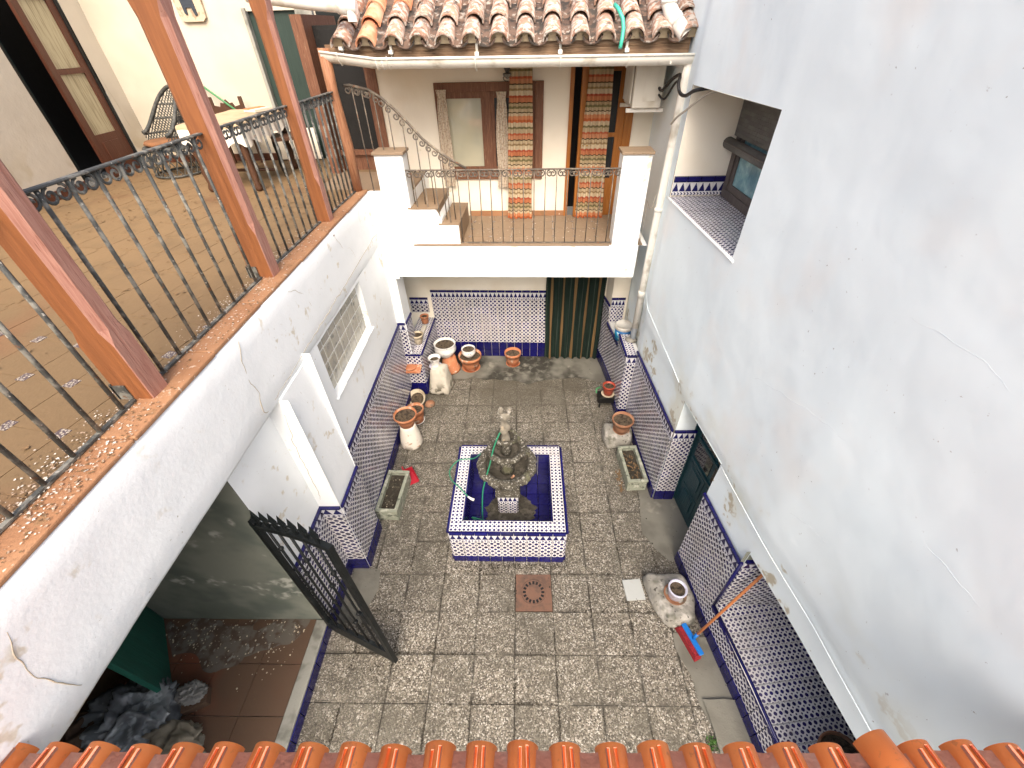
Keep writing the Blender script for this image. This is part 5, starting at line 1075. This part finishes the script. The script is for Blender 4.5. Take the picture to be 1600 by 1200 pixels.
for x in (-.19, .19):
    for y in (-.18, .18): b = MB(); b.lathe([(.02, 0), (.03, .1), (.018, .2), (.03, .32), (.022, .44)], (x, y, 0), 8); part('leg', b, 'black', t)
b = MB(); b.box(-.22, .22, -.21, .21, .43, .47); part('seat', b, 'darkwood', t)
for k in range(4): b = MB(); b.tube([(-.15 + k * .1, .18, .46), (-.15 + k * .1, .20, .60)], .012, 6); part('spindle', b, 'black', t)
b = MB(); b.box(-.2, .2, .17, .21, .59, .66); part('back_rail', b, 'darkwood', t)
b = MB(); b.tube([(-4.68, 7.34, 4.28), (-4.05, 7.15, 3.86)], .014, 8); tag(part('green_pole', b, 'polegreen'), 'green pole leaning across the wall behind the gallery table', 'pole')
t = thing('book', 'orange and white booklet lying on the gallery table', 'book', (-3.50, 6.62, 3.952), rad(-20)); b = MB(); b.box(-.10, .10, -.14, .14, 0, .03); part('pages', b, 'paper', t); b = MB(); b.box(-.103, .0, -.143, .143, .03, .036); part('cover', b, 'orangebook', t)
t = thing('wall_plaque', 'pale wall plaque with a dark figure high on the gallery wall', 'plaque', (-4.33, 7.39, 4.90)); b = MB(); b.prism([(-.17, .0), (-.12, -.02), (.12, -.02), (.17, .02), (.19, .30), (-.19, .30)], -.03, .0, MX(((1, 0, 0, 0), (0, 0, 1, 0), (0, 1, 0, 0), (0, 0, 0, 1)))); part('slab', b, 'plaque', t)
b = MB(); b.prism([(-.08, .06), (-.05, .05), (-.04, .12), (.03, .12), (.05, .04), (.08, .05), (.075, .2), (.09, .30), (-.10, .30), (-.09, .2)], -.045, -.03, MX(((1, 0, 0, 0), (0, 0, 1, 0), (0, 1, 0, 0), (0, 0, 0, 1)))); part('figure', b, 'plaquedark', t)
b = MB(); b.box(-.35, .35, 0, .02, 0, .42); tag(bevel(part('white_board', b, 'cream2', None, T(-3.45, 7.30, 3.22)), .004), 'pale board leaning on the wall under the gallery table', 'board')
# ============================================================ NEAR EAVE
ev = thing('near_roof_eave', 'row of new orange barrel tiles along the bottom eave', 'roof', (0, .2, 2.75))
cv = barrel(.057, .048, .50, n=12, t=.010); cvm = cv.mesh('roof_tile'); cvm.materials.append(m['newtile'])
cn_ = barrel(.070, .064, .50, conc=True, n=8, t=.010); cnm = cn_.mesh('channel_tile'); cnm.materials.append(m['pinktile'])
ES = rad(12); NP = .1545
for k in range(25):
    x = -1.86 + k * NP
    if x > 1.9: break
    yo = .318 + random.uniform(-.006, .006) + (x * .012); E_ = T(x + random.uniform(-.006, .006), yo, 2.716) @ RZ(pi + random.uniform(-.05, .05)) @ MX.Rotation(ES, 4, 'X')
    if 19.5 < k < 20.5: E_ = T(x + .0, yo + .025, 2.745) @ RZ(pi + .2) @ MX.Rotation(ES + .03, 4, 'X') @ MX.Diagonal((1.12, 1, 1.12, 1))
    link('roof_tile', cvm, E_, ev)
    link('channel_tile', cnm, T(x + NP / 2, yo - .004, 2.782) @ RZ(pi) @ MX.Rotation(ES, 4, 'X'), ev)
b = MB(); b.box(-1.84, 1.93, -.45, -.04, -.10, -.075, T(0, .318, 2.735) @ MX.Rotation(-ES, 4, 'X')); part('eave_board', b, 'eavewood', ev, I4)
# ============================================================ HAIRLINE CRACKS IN THE PLASTER
m['crack'] = mat('crack_shadow', (.42, .37, .29), (), .95, ()); m['crackblue'] = mat('crack_grey', (.62, .68, .72), (), .95, ())
def crack(par, pts, r, fn):
    out = []
    P = spline([V((p[0], p[1], 0)) for p in pts], 9)
    for i, p in enumerate(P):
        q = p + V((mn.noise(p * 14 + V((3, 1, 0))), mn.noise(p * 14 + V((8, 2, 0))), 0)) * .022
        out.append(fn(q.x, q.y))
    n = len(out); b = MB(); b.tube(out, [r * (.35 + .65 * min(1, 5 * min(i, n - 1 - i) / n)) * (1 + .5 * mn.noise(V((i * .7, 0, 0)))) for i in range(n)], 5); part('crack', b, 'crackblue' if par is hs else 'crack', par, I4)
def beamx(y, z):
    return V((-1.8495 + wob((0, y, z * 1.5), .008), y, z))
def rwall(y, z): return V(wfn(y, z))
crack(gal, [(2.266, 3.21), (2.175, 2.992), (2.193, 2.835), (2.163, 2.678), (2.201, 2.62)], .0035, beamx)
crack(gal, [(.559, 3.123), (.512, 3.015), (.484, 2.889), (.485, 2.775), (.518, 2.671)], .0028, beamx)
crack(gal, [(2.3, 2.64), (2.9, 2.66), (3.6, 2.69), (4.3, 2.71), (4.9, 2.74), (5.35, 2.76)], .0035, beamx)
crack(gal, [(3.0, 3.18), (3.2, 3.05), (3.25, 2.9)], .002, beamx)
crack(gal, [(4.1, 3.2), (4.25, 3.0), (4.4, 2.95), (4.5, 2.8)], .002, beamx)
crack(gal, [(-1.859, 2.45), (-1.909, 2.065), (-1.914, 1.677), (-1.93, 1.313)], .0028, lambda x, z: V((x, 2.345 + wob((x, 1, z), .005), z)))
crack(hs, [(1.737, 3.651), (1.43, 3.654), (1.25, 3.62)], .0006, rwall)
crack(hs, [(2.482, 2.674), (1.957, 2.843), (1.641, 2.894)], .0009, rwall)
crack(hs, [(1.671, 2.147), (1.483, 2.22), (1.386, 2.238)], .0010, rwall)
crack(hs, [(1.1, 2.81), (.89, 2.801), (.765, 2.778)], .0009, rwall)
crack(gal, [(4.4, 6.9), (3.7, 7.0)], .002, lambda z, y: V((-5.796, y + .2, z)))
# ============================================================ DEBRIS
def flakes(name, label, n, fn, mk, s0, s1):
    b = MB()
    for k in range(n):
        p = V(fn()); s = random.uniform(s0, s1); a = random.uniform(0, 6.28); nv = random.choice((3, 4, 5)); n0 = len(b.v)
        for i in range(nv):
            q = a + i * 2 * pi / nv; b.v.append(p + V((cos(q) * s * random.uniform(.5, 1.2), sin(q) * s * random.uniform(.5, 1.2), random.uniform(0, s * .5))))
        b.face(tuple(range(n0, n0 + nv)))
    o = part(name, b, mk); o['kind'] = 'stuff'; o['label'] = label
def cl(): 
    y = random.choice((random.uniform(.5, 5.2), random.uniform(.5, 1.6), random.gauss(1.1, .25), random.gauss(2.55, .3), random.gauss(3.6, .3)))
    x = random.choice((-2.13 - abs(random.gauss(0, .10)), -2.12 - abs(random.gauss(0, .05)), random.uniform(-2.03, -1.87)))
    return (x, y, 3.271 if x > -2.04 else 3.206)
flakes('paint_flakes', 'white paint flakes scattered along the gallery coping', 1700, cl, 'flake', .002, .009)
flakes('coping_dirt', 'brown leaf crumbs scattered along the gallery coping', 1200, cl, 'leafdry', .002, .010)
flakes('fallen_leaves', 'dry leaves and dirt scattered over the gallery floor', 900, lambda: (random.uniform(-5.6, -2.2), random.uniform(1.2, 7.2) if random.random() < .4 else random.gauss(5.6, 1.0), 3.205), 'leafdry', .006, .02)
flakes('balcony_dirt', 'bits of dirt and flakes on the balcony floor', 160, lambda: tuple(F @ V((random.uniform(-.75, 1.1), random.uniform(.05, 1.05), 2.594))), 'flake', .005, .014)
sheet('plaster_dust', [(-3.65, 1.70), (-2.25, 1.70), (-2.30, 1.52), (-2.7, 1.38), (-2.9, 1.2), (-3.2, 1.30), (-3.5, 1.42)], .157, 'storedust', stf, .16, .03)
flakes('storeroom_rubble', 'plaster crumbs fallen on the storeroom floor', 200, lambda: (random.uniform(-3.6, -2.2), 1.70 - abs(random.gauss(0, .28)), .162), 'creampot', .003, .012)
def jn():
    while True:
        k = random.randint(-4, 4); q = random.random()
        p = (-.0958 + .4 * k + random.gauss(0, .006), random.uniform(.5, 2.6)) if q < .5 else (random.uniform(-1.7, 1.4), 2.2622 + .4 * random.randint(-4, 1) + random.gauss(0, .006))
        if q > .9: p = (random.uniform(-.8, .5), 2.38 - abs(random.gauss(0, .06)))
        if mn.noise(V((p[0] * 3, p[1] * 3, 4))) > .05 or q > .9: return (p[0], p[1], .003)
flakes('joint_moss', 'black moss and dirt clumped in the joints of the near slabs', 1500, jn, 'soil', .003, .012)
flakes('courtyard_crumbs', 'small dark crumbs scattered over the courtyard slabs', 220, lambda: (random.uniform(-1.7, 1.6), random.uniform(.6, 6.3), .008), 'soil', .005, .014)
